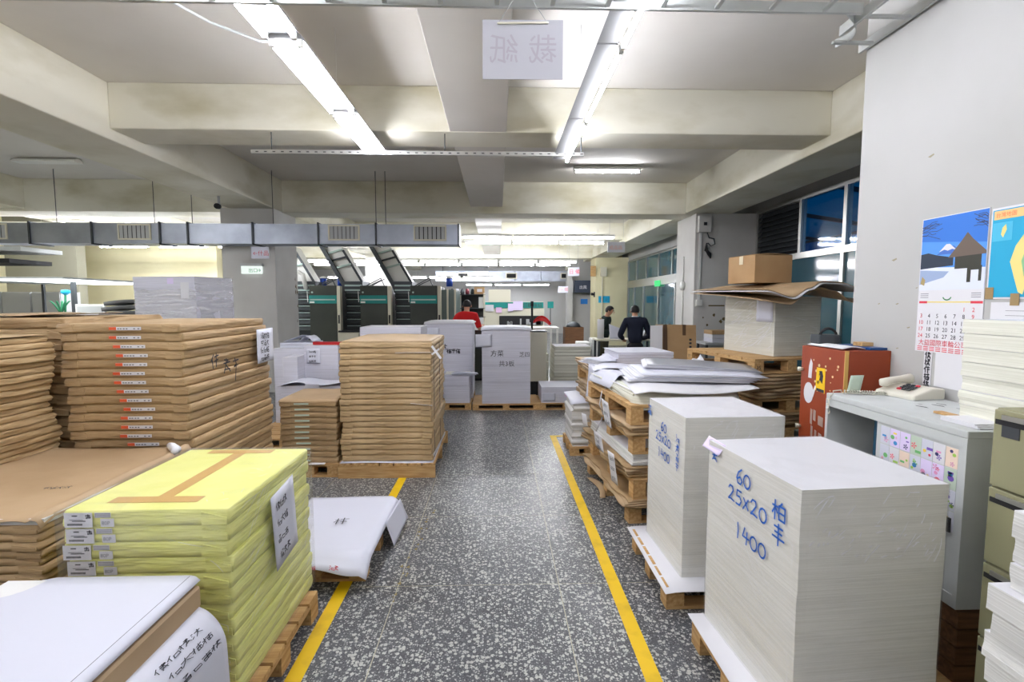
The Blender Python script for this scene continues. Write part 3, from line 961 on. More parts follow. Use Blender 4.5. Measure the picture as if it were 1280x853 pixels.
def pallet(label, x0, x1, y0, y1, z=0.0, h=0.13, rot=0.0, style='block', n=6, marks=None, group=None):
    """deck boards run along x for style 'block', along y over solid beams for style 'beam'"""
    w, d = x1 - x0, y1 - y0
    t = thing('pallet', label, 'pallet', ((x0 + x1) / 2, (y0 + y1) / 2, z), rot, group or 'wooden pallets')
    key = (round(w, 3), round(d, 3), round(h, 3), style, n)
    if key not in _pal:
        if style == 'block':
            bw = (d - 0.02 * (n - 1)) / n
            _pal[key] = (B(-w / 2, w / 2, -bw / 2, bw / 2, 0, 0.02).mesh('deck_board', wood), B(-0.05, 0.05, -0.05, 0.05, 0, h - 0.058).mesh('block', wood_y),
                         B(-0.05, 0.05, -d / 2, d / 2, 0, 0.018).mesh('stringer', wood_y), B(-w / 2, w / 2, -0.05, 0.05, 0, 0.018).mesh('bottom_board', wood), bw)
        else:
            bw = (w - 0.015 * (n - 1)) / n
            _pal[key] = (B(-bw / 2, bw / 2, -d / 2, d / 2, 0, 0.02).mesh('deck_board', wood_y), B(-w / 2, w / 2, -0.02, 0.02, 0, h - 0.021).mesh('beam', wood), None, None, bw)
    db, bl, st, bb, bw = _pal[key]
    if style == 'block':
        for k in range(n):
            link('deck_board', db, t, (0, -d / 2 + bw / 2 + k * (bw + 0.02), h - 0.02 + R.uniform(0, .0008)))
        for x in (-w / 2 + .05, 0, w / 2 - .05):
            link('stringer', st, t, (x, 0, h - 0.039))
            for y in (-d / 2 + .05, 0, d / 2 - .05):
                link('block', bl, t, (x, y, 0.018))
        for y in (-d / 2 + .05, 0, d / 2 - .05):
            link('bottom_board', bb, t, (0, y, 0))
    else:
        for k in range(n):
            link('deck_board', db, t, (-w / 2 + bw / 2 + k * (bw + 0.015), 0, h - 0.02 + R.uniform(0, .0008)))
        for y in (-d / 2 + .02, 0, d / 2 - .02):
            link('beam', bl, t, (0, y, 0))
    return t


# ================================================================== wrapped reams
def ream_mesh(name, w, d, th, mat, seed, bul=0.004, rad=0.012, nx=9, ny=12, flap=True, wav=0.002):
    r = random.Random(seed)
    pts, nor = [], []

    def side(ax, ay, bx, by, n, nx_, ny_):
        for k in range(n):
            t = k / n
            pts.append((ax + (bx - ax) * t, ay + (by - ay) * t))
            nor.append((nx_, ny_))
    hw, hd = w / 2, d / 2
    side(-hw + rad, -hd, hw - rad, -hd, nx, 0, -1)
    for a in (-90, -45):
        c_, s_ = math.cos(math.radians(a)), math.sin(math.radians(a))
        pts.append((hw - rad + rad * c_, -hd + rad + rad * s_)); nor.append((c_, s_))
    side(hw, -hd + rad, hw, hd - rad, ny, 1, 0)
    for a in (0, 45):
        c_, s_ = math.cos(math.radians(a)), math.sin(math.radians(a))
        pts.append((hw - rad + rad * c_, hd - rad + rad * s_)); nor.append((c_, s_))
    side(hw - rad, hd, -hw + rad, hd, nx, 0, 1)
    for a in (90, 135):
        c_, s_ = math.cos(math.radians(a)), math.sin(math.radians(a))
        pts.append((-hw + rad + rad * c_, hd - rad + rad * s_)); nor.append((c_, s_))
    side(-hw, hd - rad, -hw, -hd + rad, ny, -1, 0)
    for a in (180, 225):
        c_, s_ = math.cos(math.radians(a)), math.sin(math.radians(a))
        pts.append((-hw + rad + rad * c_, -hd + rad + rad * s_)); nor.append((c_, s_))
    n = len(pts)
    lev = [(0.0, -0.008), (0.05, -0.002), (0.28, bul * .5), (0.6, bul * .8), (0.93, 0.0), (1.0, -0.005)]
    m = MB()
    vs_ = []
    for zi, (zf, off) in enumerate(lev):
        for k in range(n):
            j = r.gauss(0, wav) if 0 < zi < 5 else 0
            zz = zf * th + (r.gauss(0, wav * .6) if 1 < zi < 4 else 0)
            vs_.append((pts[k][0] + nor[k][0] * (off + j), pts[k][1] + nor[k][1] * (off + j), zz))
    fs = []
    for zi in range(len(lev) - 1):
        for k in range(n):
            k2 = (k + 1) % n
            fs.append((zi * n + k, zi * n + k2, (zi + 1) * n + k2, (zi + 1) * n + k))
    m.smooth = True
    m.add(vs_, fs)
    m.smooth = False
    m.add([vs_[k] for k in range(n)], [tuple(range(n - 1, -1, -1))])
    o = (len(lev) - 1) * n
    m.add([vs_[o + k] for k in range(n)], [tuple(range(n))])
    if flap:   # folded wrapper ends, front and back
        for sy, ss in ((-1, 1), (1, -1)):
            fr = frame((0, sy * (hd + bul), 0), (ss, 0, 0), (0, 0, 1))
            for e in (1, -1):
                q = [(e * (hw - .005), th * .12), (e * (hw - .006), th * .55), (e * (hw - .10), th * .9), (e * (hw - .10), th * .12)]
                if e < 0:
                    q = q[::-1]
                m.prism(q if True else q, fr, -0.002, 0.0028)
    return m.mesh(name, mat)


def ream_stack(n, th, w, d, cx, cy, z0, meshes, label, group, name='paper_ream', lean=None, jit=0.004, extras=None, cat='paper ream', top_first=True):
    out = []
    for k in range(n):
        i = n - 1 - k          # 0 = top
        me = meshes[k % len(meshes)]
        o = link(name, me, None, (cx + R.gauss(0, jit) + (lean(i)[0] if lean else 0), cy + R.gauss(0, jit * .7) + (lean(i)[1] if lean else 0), z0 + k * th))
        o.rotation_euler = (0, 0, R.gauss(0, 0.003))
        tag(o, label % ORD[i], cat, group)
        if extras:
            extras(o, i)
        out.append(o)
    return out


# ---- F: tall stack with orange labels
FX, FY, FW, FD, FT = -2.262, 3.63, 0.73, 1.09, 0.0553
pallet('wooden pallet under the tall orange-labelled kraft stack', FX - .37, FX + .37, FY - .55, FY + .55)
fm = [ream_mesh('paper_ream', FW, FD, FT, kraft, s, bul=0.005) for s in range(4)]
lab_m = MB().box(-0.095, 0.095, -0.0012, 0, 0, 0.02).mesh('ream_label', paper)
lab_o = MB().box(-0.095, -0.052, -0.0022, -0.0012, 0.001, 0.019).mesh('orange_patch', orange)
mm = MB()
for x in (-0.045, -0.03, -0.012, 0.005, 0.05, 0.075):
    mm.box(x, x + .011, -0.0022, -0.0012, 0.006, 0.012)
lab_p = mm.mesh('label_print', inkg)


def f_lab(o, i):
    l = link('ream_label', lab_m, o, (0.045 + R.uniform(-.02, .02), -FD / 2 - 0.0085, 0.018))
    link('orange_patch', lab_o, l)
    link('label_print', lab_p, l)


ream_stack(26, FT, FW, FD, FX, FY, 0.13, fm, 'kraft-wrapped ream with orange label, %s in the tall orange-labelled stack', 'reams of the orange-labelled stack',
           lean=lambda i: (-0.045 * max(0, (12 - i)) / 12 + 0.012 * math.sin(i), 0.0), extras=f_lab, jit=0.005)
# pen marks on its long side
fr = frame((FX + FW / 2 + 0.008, 3.1, 0), (0, 1, 0), (0, 0, 1))
mb = rib(scrawl(11, 1), fr, 0.010, 0.004, 0.09, (0.20, 1.26))
rib(scrawl(12, 1), fr, 0.010, 0.004, 0.09, (0.34, 1.22), mb=mb)
rib([[(.3, 1), (.5, .6), (.2, .4), (.7, .5)], [(.5, .6), (.3, -.6)], [(.1, .8), (.8, .85)]], fr, 0.010, 0.004, 0.10, (0.46, 1.20), mb=mb)
o = mb.build('marker_writing', ink)
o['kind'] = 'stuff'
tag(o, 'black marker characters scrawled across the side of the orange-labelled stack', 'writing')


def note(label, fr, w, h, lines=None, seed=1, pen=ink, pw=0.004, size=0.03, group=None, m=None, bend=0.0, cols=3, rows=4):
    """a sheet of paper lying on the frame's plane, origin at its lower left corner"""
    o, u, v, n = fr
    mb = MB().sheet(lambda a, b: o + u * (a * w) + v * (b * h) + n * (0.002 + bend * (4 * (1 - b) ** 2) * (0.4 + 0.6 * a)), 6, 6, 0.0008)
    t = mb.build('paper_note', m or paper_d)
    tag(t, label, 'note', group)
    # sheet() leaves the face towards n on the outside
    wr_ = MB()
    for k in range(rows):
        y = h * (0.8 - 0.72 * k / max(rows - 1, 1) * 0.9)
        b_ = y / h
        off = n * (bend * (4 * (1 - b_) ** 2) * 0.8)
        rib(scrawl(seed * 10 + k, cols), (o + off, u, v, n), pw, 0.0035 + bend * .1, size, (w * .15 + R.uniform(0, .1) * w, y - size * .5), mb=wr_)
    if rows:
        wr_.build('handwriting', pen, t)['kind'] = 'stuff'
    return t


note('white handwritten note taped near the top of the orange-labelled stack', frame((-1.888, 3.93, 1.215), (0, 1, 0.01), (0, 0, 1)), 0.28, 0.27, seed=3, size=0.045, pw=0.006)

# ---- D: thin loosely wrapped reams at the left edge, long side seen
DXR = -2.70
dm = [ream_mesh('paper_ream', 0.80, 1.05, 0.036, kraft_b, 20 + s, bul=0.004, wav=0.005, flap=False) for s in range(5)]
pallet('wooden pallet under the stack of thin wrapped reams at the left', DXR - .80, DXR, 2.02, 3.07)
ream_stack(38, 0.036, 0.80, 1.05, DXR - .4, 2.535, 0.13, dm, 'thin tan wrapped ream, %s in the stack at the left edge of the photo', 'thin tan reams at the left edge', jit=0.007,
           lean=lambda i: (0.02 * math.sin(i * .5), 0))
o = MB().sheet(lambda u, v: (DXR - .79 + .80 * u, 2.05 + 1.0 * v, 1.503 + 0.012 * math.sin(7 * u + 2) * math.sin(5 * v + 1) + 0.008), 14, 10, 0.001).build('loose_wrapper', kraft_b)
tag(o, 'crumpled pale wrapper sheet lying on the thin tan reams at left', 'wrapping paper')
# ---- E: rough stack behind D
em = [ream_mesh('paper_ream', 0.80, 0.9, 0.07, kraft, 40 + s, bul=0.008, wav=0.006) for s in range(3)]
pallet('wooden pallet under the rough kraft stack behind the thin tan reams', -3.52, -2.72, 3.2, 4.1)
ream_stack(21, 0.07, 0.80, 0.9, -3.10, 3.66, 0.13, em, 'thick kraft bundle, %s in the rough stack behind the thin tan reams', 'thick kraft bundles at the left', jit=0.012,
           lean=lambda i: (0.01 * math.sin(i * 2.2) - (0.0 if i > 2 else 0.05), 0))
o = MB().sheet(lambda u, v: (-3.5 + .55 * u, 3.3 + 0.7 * v, 1.607 + 0.01 + 0.006 * math.sin(7 * u)), 8, 6, 0.002).build('kraft_sheet', kraft_s)
tag(o, 'loose flat kraft sheet on top of the rough stack at left', 'kraft sheet')

# ---- C: low stack with an opened wrapper
CX0, CX1, CY0, CY1 = -2.68, -1.87, 2.02, 3.02
cm_ = [ream_mesh('paper_ream', CX1 - CX0 - .02, CY1 - CY0, 0.0345, kraft, 60 + s, bul=0.004, wav=0.003) for s in range(4)]
pallet('wooden pallet under the low kraft stack with an opened top', CX0, CX1, CY0, CY1)
ream_stack(19, 0.0345, CX1 - CX0, CY1 - CY0, (CX0 + CX1) / 2, (CY0 + CY1) / 2, 0.13, cm_, 'thin kraft ream, %s in the low stack left of the yellow pallet load',
           'thin kraft reams in the low stack', jit=0.005)
o = B(CX0 + .01, CX1 + .005, CY0 + .01, CY1 - .01, 0.787, 0.812).build('paper_sheets', paper_w)
tag(o, 'white sheets showing as a thin edge under the big kraft sheet', 'paper stack')


def open_wrap(u, v):
    x = CX0 + (CX1 - CX0 + .01) * u
    y = CY0 - 0.01 + (CY1 - CY0) * v
    z = 0.822 + 0.006 * math.sin(4 * u + 3 * v) + 0.004 * math.sin(11 * v + 2)
    if v < 0.06:
        z -= (0.06 - v) * 0.35 * (1 + 0.4 * math.sin(20 * u))
    if u > 0.93:
        z += 0.018 * math.sin((u - .93) / .07 * PI) - max(0, (u - .97)) * .5
    return (x, y, z)


o = MB().sheet(open_wrap, 40, 30, 0.0015).build('kraft_sheet', kraft_s)
tag(o, 'large brown kraft sheet laid open over the low stack beside the yellow load', 'kraft sheet')
rib(scrawl(31, 4), frame((-2.12, 2.3, 0.834), (1, 0.1, 0), (0, 1, 0)), 0.004, 0.001, 0.028).build('pen_marks', ink, o)
o = MB().tube([(CX1 - .10, 2.98, 0.842), (CX1 - .06, 2.94, 0.845), (CX1 - .012, 2.90, 0.84), (CX1 + .0, 2.86, 0.835)], [0.018, 0.024, 0.026, 0.016], 9).build('tape_roll_end', paper)
tag(o, 'rolled pale paper end on the far corner of the kraft sheet', 'paper roll')

# ---- yellow load
YX0, YX1, YY0, YY1 = -1.668, -1.045, 1.885, 2.68
YT, YN = 0.0645, 12
pallet('wooden pallet under the yellow-wrapped reams beside the floor line', YX0 - .02, -0.985, 1.80, 2.62)
ym = [ream_mesh('paper_ream', YX1 - YX0, YY1 - YY0, YT, yellow_w, 80 + s, bul=0.004, wav=0.0022) for s in range(4)]
yl1 = B(0, 0.105, -0.001, 0, 0, 0.058).mesh('ream_label', paper)
mm = MB()
for k in range(16):
    mm.box(0.012 + k * .0035, 0.0138 + k * .0035, -0.0018, -0.001, 0.008, 0.016)
mm.box(0.03, .05, -.0018, -.001, .044, .048).box(.03, .08, -.0018, -.001, .024, .027).box(.02, .07, -.0018, -.001, .03, .0315)
mm.box(.088, .092, -.0018, -.001, .036, .052).box(.080, .098, -.0018, -.001, .045, .049).box(.082, .086, -.0018, -.001, .035, .042).box(.094, .099, -.0018, -.001, .036, .043)
yl1p = mm.mesh('label_print', ink)
yl2 = B(0, 0.05, -0.001, 0, 0.002, 0.034).mesh('weight_label', paper)
yl2p = text_mb('80P', 0.021, frame((0.004, -0.001, 0.010), (1, 0, 0), (0, 0, 1)), lift=0.0006).mesh('label_print', inkg)
mm = MB()
for a in range(10):
    for b in range(3):
        mm.box(-0.006 + a * .0058, -0.0025 + a * .0058, -0.0012, -0.0006, 0.040 + b * .0058, 0.0435 + b * .0058)
yl3 = mm.mesh('check_boxes', inkg)
yl3b = B(-0.008, 0.052, -0.0006, 0, 0.038, 0.058).mesh('check_strip', paper)


def y_lab(o, i):
    d_ = (YY1 - YY0) / 2 + 0.0088
    x = -0.305 + R.uniform(-.006, .006)
    l = link('ream_label', yl1, o, (x, -d_, 0.003))
    link('label_print', yl1p, l)
    l = link('weight_label', yl2, o, (x + .135, -d_, 0.003))
    link('label_print', yl2p, l)
    l = link('check_strip', yl3b, o, (x + .122, -d_, 0.003))
    link('check_boxes', yl3, l)


ream_stack(YN, YT, YX1 - YX0, YY1 - YY0, (YX0 + YX1) / 2, (YY0 + YY1) / 2, 0.131, ym, 'yellow-wrapped ream with white 80P label, %s in the yellow load', 'yellow-wrapped reams',
           jit=0.003, lean=lambda i: (0.012 * (i / 12.0) + 0.004 * (i % 2), 0), extras=y_lab)
ZT = 0.131 + YN * YT
t = thing('packing_tape', 'brown packing tape laid in an H shape on the yellow load', 'tape', (-1.36, 2.28, ZT))
B(-0.03, 0.03, -0.30, 0.36, 0.0006, 0.0014).build('tape_strip', tape_m, t)
B(-0.19, 0.16, -0.325, -0.265, 0.0016, 0.0024).build('tape_strip', tape_m, t)
B(-0.17, 0.16, 0.32, 0.375, 0.0016, 0.0024).build('tape_strip', tape_m, t)


def shell(name, label, x0, x1, y0, y1, z0, z1, m, top=True, cat='stretch film', parent=None, seed=1, amp=0.003, lev=10):
    r = random.Random(seed)
    mb = MB()
    mb.smooth = True
    per = []
    n = 12
    for (ax, ay, bx, by) in ((x0, y0, x1, y0), (x1, y0, x1, y1), (x1, y1, x0, y1), (x0, y1, x0, y0)):
        for k in range(n):
            per.append((ax + (bx - ax) * k / n, ay + (by - ay) * k / n))
    cx, cy = (x0 + x1) / 2, (y0 + y1) / 2
    vs_ = []
    for l in range(lev + 1):
        for k, (x, y) in enumerate(per):
            f = 0 if k % n == 0 else r.uniform(0, amp)
            vs_.append((x + (f if x > cx else -f), y + (f if y > cy else -f), z0 + (z1 - z0) * l / lev))
    N_ = len(per)
    fs = []
    for l in range(lev):
        for k in range(N_):
            k2 = (k + 1) % N_
            fs.append((l * N_ + k, l * N_ + k2, (l + 1) * N_ + k2, (l + 1) * N_ + k))
    mb.add(vs_, fs)
    if top:
        mb.smooth = False
        mb.add([vs_[lev * N_ + k] for k in range(N_)], [tuple(range(N_))])
    o = mb.build(name, m, parent)
    if parent is None:
        tag(o, label, cat)
    return o


shell('stretch_film', 'clear stretch film wound around the yellow-wrapped reams', YX0 - .012, YX1 + .024, YY0 - .017, YY1 + .012, 0.133, ZT + .003, film_y, seed=3)
fy_ = bpy.data.objects['stretch_film']
crease_glints(fy_, frame((YX1 + .024, YY0, .133), (0, 1, 0), (0, 0, 1)), [(.02, .78, .02, .76, 46, (20, 42), (.06, .3))], 5, (.0008, .002), .0045)
crease_glints(fy_, frame((YX0, YY0 - .017, .133), (1, 0, 0), (0, 0, 1)), [(.35, .62, .02, .7, 16, (-40, -15), (.04, .14))], 6, (.0008, .002), .0045)
crease_glints(fy_, frame((YX0, YY0, ZT + .003), (1, 0, 0), (0, 1, 0)), [(.5, .62, .02, .78, 14, (0, 180), (.015, .06))], 7, (.001, .003), .003)
note('large white note with pen writing taped slantwise to the yellow load', frame((-1.008, 2.20, 0.475), (0, 0.86, 0.10), (0, -0.10 * 0.9, 0.86)), 0.24, 0.36, seed=5, size=0.035, pw=0.004, cols=3, rows=4)

# ---- B: open white pile in front
BX0, BX1, BY0, BY1 = -1.74, -1.075, 0.68, 1.75
pallet('wooden pallet under the open white pile nearest the camera', BX0, BX1, BY0, BY1)
bm_ = [ream_mesh('paper_ream', BX1 - BX0, BY1 - BY0, 0.06, kraft, 100 + s, bul=0.004) for s in range(3)]
ream_stack(8, 0.06, BX1 - BX0, BY1 - BY0, (BX0 + BX1) / 2, (BY0 + BY1) / 2, 0.13, bm_, 'kraft-wrapped ream, %s under the open white pile nearest the camera',
           'kraft reams under the open white pile', jit=0.004)
t = thing('open_ream', 'opened kraft ream of white sheets nearest the camera, wrapper folded down', 'paper ream', ((BX0 + BX1) / 2, (BY0 + BY1) / 2, 0.612))
w2, d2_ = (BX1 - BX0) / 2, (BY1 - BY0) / 2
MB().prism([(-w2, 0.0), (w2 + .004, 0.0), (w2 + .004, 0.066), (w2 - .004, 0.074), (-w2, 0.074)], frame((0, d2_ - .012, 0), (1, 0, 0), (0, 0, 1)), 0, BY1 - BY0 - .02).build('kraft_wrapper', kraft_s, t)


def sheet_top(u, v):
    x = -w2 + (2 * w2) * u
    y = -d2_ + 2 * d2_ * v
    z = 0.105
    if u > 0.955:
        z -= (u - .955) ** 2 * 9
    if u < 0.25 and v > 0.85:
        z -= (0.25 - u) * (v - .85) * .6
    return (x, y - (0.06 * (0.25 - u) if u < .25 and v > .9 else 0), z)


MB().sheet(sheet_top, 40, 20, 0.002).build('top_sheet', paper_d, t)
B(-w2 + .004, w2 - .02, -d2_ + .01, d2_ - .012, 0.074, 0.1025).build('sheets', paper_w, t)
B(w2 - .034, w2 - .032, -d2_ + .01, d2_ - .005, 0.1055, 0.1062).build('edge_line', inkg, t)


def hang(u, v):
    # u along the pile side, v from the tucked edge outwards and down
    a = v * 2.0
    y = 1.30 + 0.43 * u + 0.05 * v * (1 - u)
    x = BX1 - 0.02 + 0.115 * math.sin(min(a, PI / 2)) + (0.01 * (a - PI / 2) if a > PI / 2 else 0)
    z = 0.612 - 0.14 * (1 - math.cos(min(a, PI / 2))) - (0.32 * (a - PI / 2) if a > PI / 2 else 0) - 0.03 * u * v
    return (x, y, z + .004)


o = MB().sheet(hang, 14, 24, 0.0012).build('paper_note', paper_d)
tag(o, 'large white handwritten sheet hanging over the side of the pile nearest the camera', 'note')
mm = MB()
sc_ = [s for k in range(3) for s in [[(x * .13 + .28 + .05 * k, y * .09 + .80 - .2 * k) for x, y in ln] for ln in scrawl(50 + k, 4)]]


def on_hang(p):
    # p[0] along, p[1] up
    return Vector(hang(min(max(p[0], 0), 1), min(max(0.95 - p[1] * .75, 0), 1)))


for ln in sc_:
    for a, b in zip(ln, ln[1:]):
        A, B_ = on_hang(a), on_hang(b)
        nrm = Vector((0.9, -0.2, 0.4)).normalized()
        A += nrm * .0035
        B_ += nrm * .0035
        mm.bar(A, B_, 0.0022, 0.001)
mm.build('handwriting', ink, o)['kind'] = 'stuff'

# ---- G: small kraft stack, green-white labels
GX0, GX1, GY0, GY1 = -2.11, -1.565, 4.8, 5.42
pallet('wooden pallet under the small kraft stack with pale green labels', GX0, -1.56, 4.76, 5.42, style='block', n=4)
gm = [ream_mesh('paper_ream', GX1 - GX0, GY1 - GY0, 0.056, kraft, 120 + s, bul=0.005) for s in range(3)]
gl = B(-0.07, 0.07, -0.001, 0, 0, 0.016).mesh('ream_label', greenlab)
ream_stack(11, 0.056, GX1 - GX0, GY1 - GY0, (GX0 + GX1) / 2, (GY0 + GY1) / 2, 0.13, gm, 'kraft-wrapped ream with pale green label, %s in the small stack', 'reams with pale green labels', jit=0.005,
           extras=lambda o, i: link('ream_label', gl, o, (-0.06, -(GY1 - GY0) / 2 - .0075, 0.022)))
o = MB().sheet(lambda u, v: (GX0 - .01 + (GX1 - GX0 + .02) * u, GY0 - .015 + (GY1 - GY0 + .02) * v, 0.757 + .003 * math.sin(9 * u) - (0.25 * (0.08 - v) if v < .08 else 0)), 14, 14, 0.0015).build('kraft_sheet', kraft_s)
tag(o, 'pale kraft cover sheet on the small stack with green labels', 'kraft sheet')
o = B(-1.83, -1.68, 4.74, 4.80, 0.1325, 0.136).build('paper_scrap', paper)
tag(o, 'small white paper lying on the pallet of the green-labelled stack', 'paper')

# ---- H: tall kraft stack on a beam pallet
HX0, HX1, HY0, HY1 = -1.525, -0.645, 4.78, 5.87
pallet('wooden pallet with solid front beam under the tall plain kraft stack', -1.545, -0.61, 4.72, 5.95, h=0.14, style='beam', n=7)
hm = [ream_mesh('paper_ream', HX1 - HX0, HY1 - HY0, 0.0555, kraft_b, 140 + s, bul=0.006, wav=0.003) for s in range(4)]
o = MB().sheet(lambda u, v: (-1.53 + .90 * u, 4.735 + 1.16 * v, 0.1445 + 0.004 * math.sin(6 * u) + .02 * max(0, .05 - v)), 10, 8, 0.002).build('base_sheet', paper_d)
tag(o, 'white cover sheet between the beam pallet and the plain kraft stack', 'paper')
ream_stack(21, 0.0555, HX1 - HX0, HY1 - HY0, (HX0 + HX1) / 2, (HY0 + HY1) / 2, 0.149, hm, 'plain kraft-wrapped ream, %s in the tall stack at the aisle', 'plain kraft reams at the aisle', jit=0.005,
           lean=lambda i: (0.006 * math.sin(i), 0))
ZH = 0.149 + 21 * .0555
o = MB().sheet(lambda u, v: (HX0 + .005 + (HX1 - HX0 - .01) * u, HY0 + .02 + (HY1 - HY0 - .02) * v, ZH + .006 + .012 * math.sin(3 * u + .5) * (v * .8)), 12, 8, 0.0015).build('kraft_sheet', kraft_s)
tag(o, 'pale kraft cover sheet on the tall plain stack at the aisle', 'kraft sheet')
t = thing('strapping', 'white plastic strap with a loose bow around the plain kraft stack', 'strap', (HX1, HY0, 0))
MB().bar((-0.34, -0.012, 1.215), (0.01, -0.012, 1.218), 0.014, 0.002).build('strap', paper, t)
MB().bar((-0.2, -0.012, 0.725), (0.01, -0.012, 0.70), 0.02, 0.002).build('strap', paper, t)
MB().bar((0.012, -0.01, 1.28), (0.10, -0.03, 1.16), 0.003, 0.022).build('strap_tail', paper, t)
MB().bar((0.012, -0.03, 1.20), (0.08, 0.0, 1.25), 0.003, 0.016).build('strap_tail', paper, t)
MB().bar((0.012, 0.02, 0.2), (0.03, 0.9, 0.18), 0.004, 0.025).build('strap_tail', paper, t)
for y in (0.12, 0.6):
    MB().bar((0.012, y, 0.15), (0.012, y, ZH), 0.003, 0.012).build('strap', darkmetal, t)

# ---- flat white pile on a low pallet by the floor line
pallet('low wooden pallet under the flat white wrapped sheets by the floor line', -1.45, -0.81, 2.93, 3.78, h=0.14, style='block', n=4)


def flat_sheet(u, v):
    x = -1.44 + 0.67 * u
    y = 2.80 + 0.97 * v
    z = 0.196 + 0.004 * math.sin(5 * u + 4 * v)
    if v < 0.12:
        z -= (0.12 - v) * 0.55 * (1 + .3 * math.sin(9 * u))
    if u > 0.93:
        z -= (u - .93) * 0.5
    return (x, y, z)


o = MB().sheet(flat_sheet, 30, 24, 0.0016).build('white_cover_sheet', paper_d)
tag(o, 'white wrapper sheet spread over the flat pile beside the yellow load', 'wrapping paper')
rib(scrawl(61, 1), frame((-1.12, 3.28, 0.204), (1, 0, 0), (0, 1, 0)), 0.007, 0.002, 0.09).build('pen_mark', ink, o)
mm = MB()
rib(scrawl(62, 2), frame((-0.98, 2.795, 0.145), (1, 0, 0), (0, .5, .8)), 0.003, 0.004, 0.025, mb=mm)
rib(scrawl(63, 2), frame((-1.10, 2.795, 0.150), (1, 0, 0), (0, .5, .8)), 0.003, 0.004, 0.02, mb=mm)
mm.build('red_print', ink_r, o)
o = B(-1.44, -0.83, 2.95, 3.76, 0.141, 0.186).build('sheet_pile', paper_w)
tag(o, 'thin pile of white sheets under the spread white wrapper', 'paper stack')
o = MB().sheet(lambda u, v: (-0.775 + 0.06 * v + 0.02 * u, 3.32 + 0.42 * u, 0.192 - 0.17 * v + .02 * u * v), 8, 8, 0.001).build('hanging_sheet', paper_d)
tag(o, 'white sheet corner hanging from the flat pile into the aisle', 'paper')

# ================================================================== right side: shrink-wrapped loads
def stack_mesh(w, d, h, seed, lev=26, jit=0.0018, groups=5):
    """sheets squared up into a block: many levels, each a hair off the next"""
    r = random.Random(seed)
    n = 6
    per = []
    for (ax, ay, bx, by) in ((-w / 2, -d / 2, w / 2, -d / 2), (w / 2, -d / 2, w / 2, d / 2), (w / 2, d / 2, -w / 2, d / 2), (-w / 2, d / 2, -w / 2, -d / 2)):
        for k in range(n):
            per.append((ax + (bx - ax) * k / n, ay + (by - ay) * k / n))
    vs_, fs = [], []
    gx = gy = 0
    for l in range(lev + 1):
        if l % max(1, lev // groups) == 0:
            gx, gy = r.gauss(0, jit * 1.2), r.gauss(0, jit * 1.2)
        jx, jy = gx + r.gauss(0, jit * .3), gy + r.gauss(0, jit * .3)
        vs_ += [(x + jx, y + jy, h * l / lev) for x, y in per]
    N_ = len(per)
    for l in range(lev):
        for k in range(N_):
            k2 = (k + 1) % N_
            fs.append((l * N_ + k, l * N_ + k2, (l + 1) * N_ + k2, (l + 1) * N_ + k))
    m = MB().add(vs_, fs)
    m.add(vs_[:N_], [tuple(range(N_ - 1, -1, -1))])
    m.cur = 1
    m.add(vs_[-N_:], [tuple(range(N_))])
    return m


def paper_stack(label, cx, cy, z, w, d, h, rot=0.0, mats=None, seed=1, group=None, jit=0.0007, groups=5, cat='paper stack'):
    t = thing('paper_stack', label, cat, (cx, cy, z), rot, group)
    stack_mesh(w, d, h, seed, jit=jit, groups=groups).build('sheets', mats or [paper_e, paper], t)
    return t


def writing(parent, fr, rows, size, w, m):
    mb = MB()
    o, u, v, n = fr
    for txt, x, y in rows:
        for k, ch in enumerate(txt):
            rib(GL[ch], fr, w, 0.004, size, (x + k * size * .84, y), mb=mb)
    mb.build('marker_writing', m, parent)['kind'] = 'stuff'


def film_box(parent, w, d, h, m, seed):
    shell('stretch_film', None, -w / 2 - .003, w / 2 + .003, -d / 2 - .003, d / 2 + .003, -0.004, h + .003, m, parent=parent, seed=seed, amp=.0035, cat=None)


# R1
pallet('wooden pallet under the nearest shrink-wrapped white load', 0.97, 1.66, 1.60, 2.34)
o = MB().sheet(lambda u, v: (0.955 + .74 * u, 1.56 + .80 * v, 0.1335), 4, 4, 0.003).build('base_sheet', paper)
tag(o, 'white board sheet between pallet and nearest shrink-wrapped load', 'paper')
r1 = paper_stack('shrink-wrapped block of white sheets nearest the camera, 25x20 marked in blue', 1.352, 2.045, 0.136, 0.585, 0.655, 0.893, math.radians(4.5), seed=2, jit=.0004)
fr = frame((-0.2965, 0.325, 0), (0, -1, 0), (0, 0, 1))
writing(r1, fr, [('60', .245, .775), ('25x20', .19, .68), ('1400', .25, .535)], 0.068, 0.008, ink_b)
mb = MB()
rib(GL['柏'], fr, .008, .004, .075, (.505, .73), mb=mb)
rib(GL['丰'], fr, .008, .004, .07, (.51, .645), mb=mb)
rib(scrawl(71, 1), fr, .007, .004, .04, (.04, .81), mb=mb)
mb.build('marker_writing', ink_b, r1)['kind'] = 'stuff'
film_box(r1, .585, .655, .893, film_r, 4)
crease_glints(r1, frame((-.2925, -.3275, 0), (1, 0, 0), (0, 0, 1)), [(.03, .56, .60, .87, 18, (45, 62), (.02, .11)), (.03, .56, .62, .75, 34, (20, 70), (.006, .03))], 1, (.0015, .0055))
crease_glints(r1, frame((-.2925, .3275, 0), (0, -1, 0), (0, 0, 1)), [(.02, .63, .05, .87, 34, (-36, -28), (.08, .3))], 2, (.0006, .0014))
crease_glints(r1, frame((-.2925, -.3275, .893), (1, 0, 0), (0, 1, 0)), [(.02, .3, .02, .63, 26, (72, 100), (.08, .3))], 3, (.0006, .0016), .004)
note('lilac slip stuck at the top edge of the nearest shrink-wrapped load', frame((1.022, 2.40, 0.985), (0.03, -1, 0), (0.55, 0.02, .8)), 0.17, 0.06, rows=0, m=lilac)

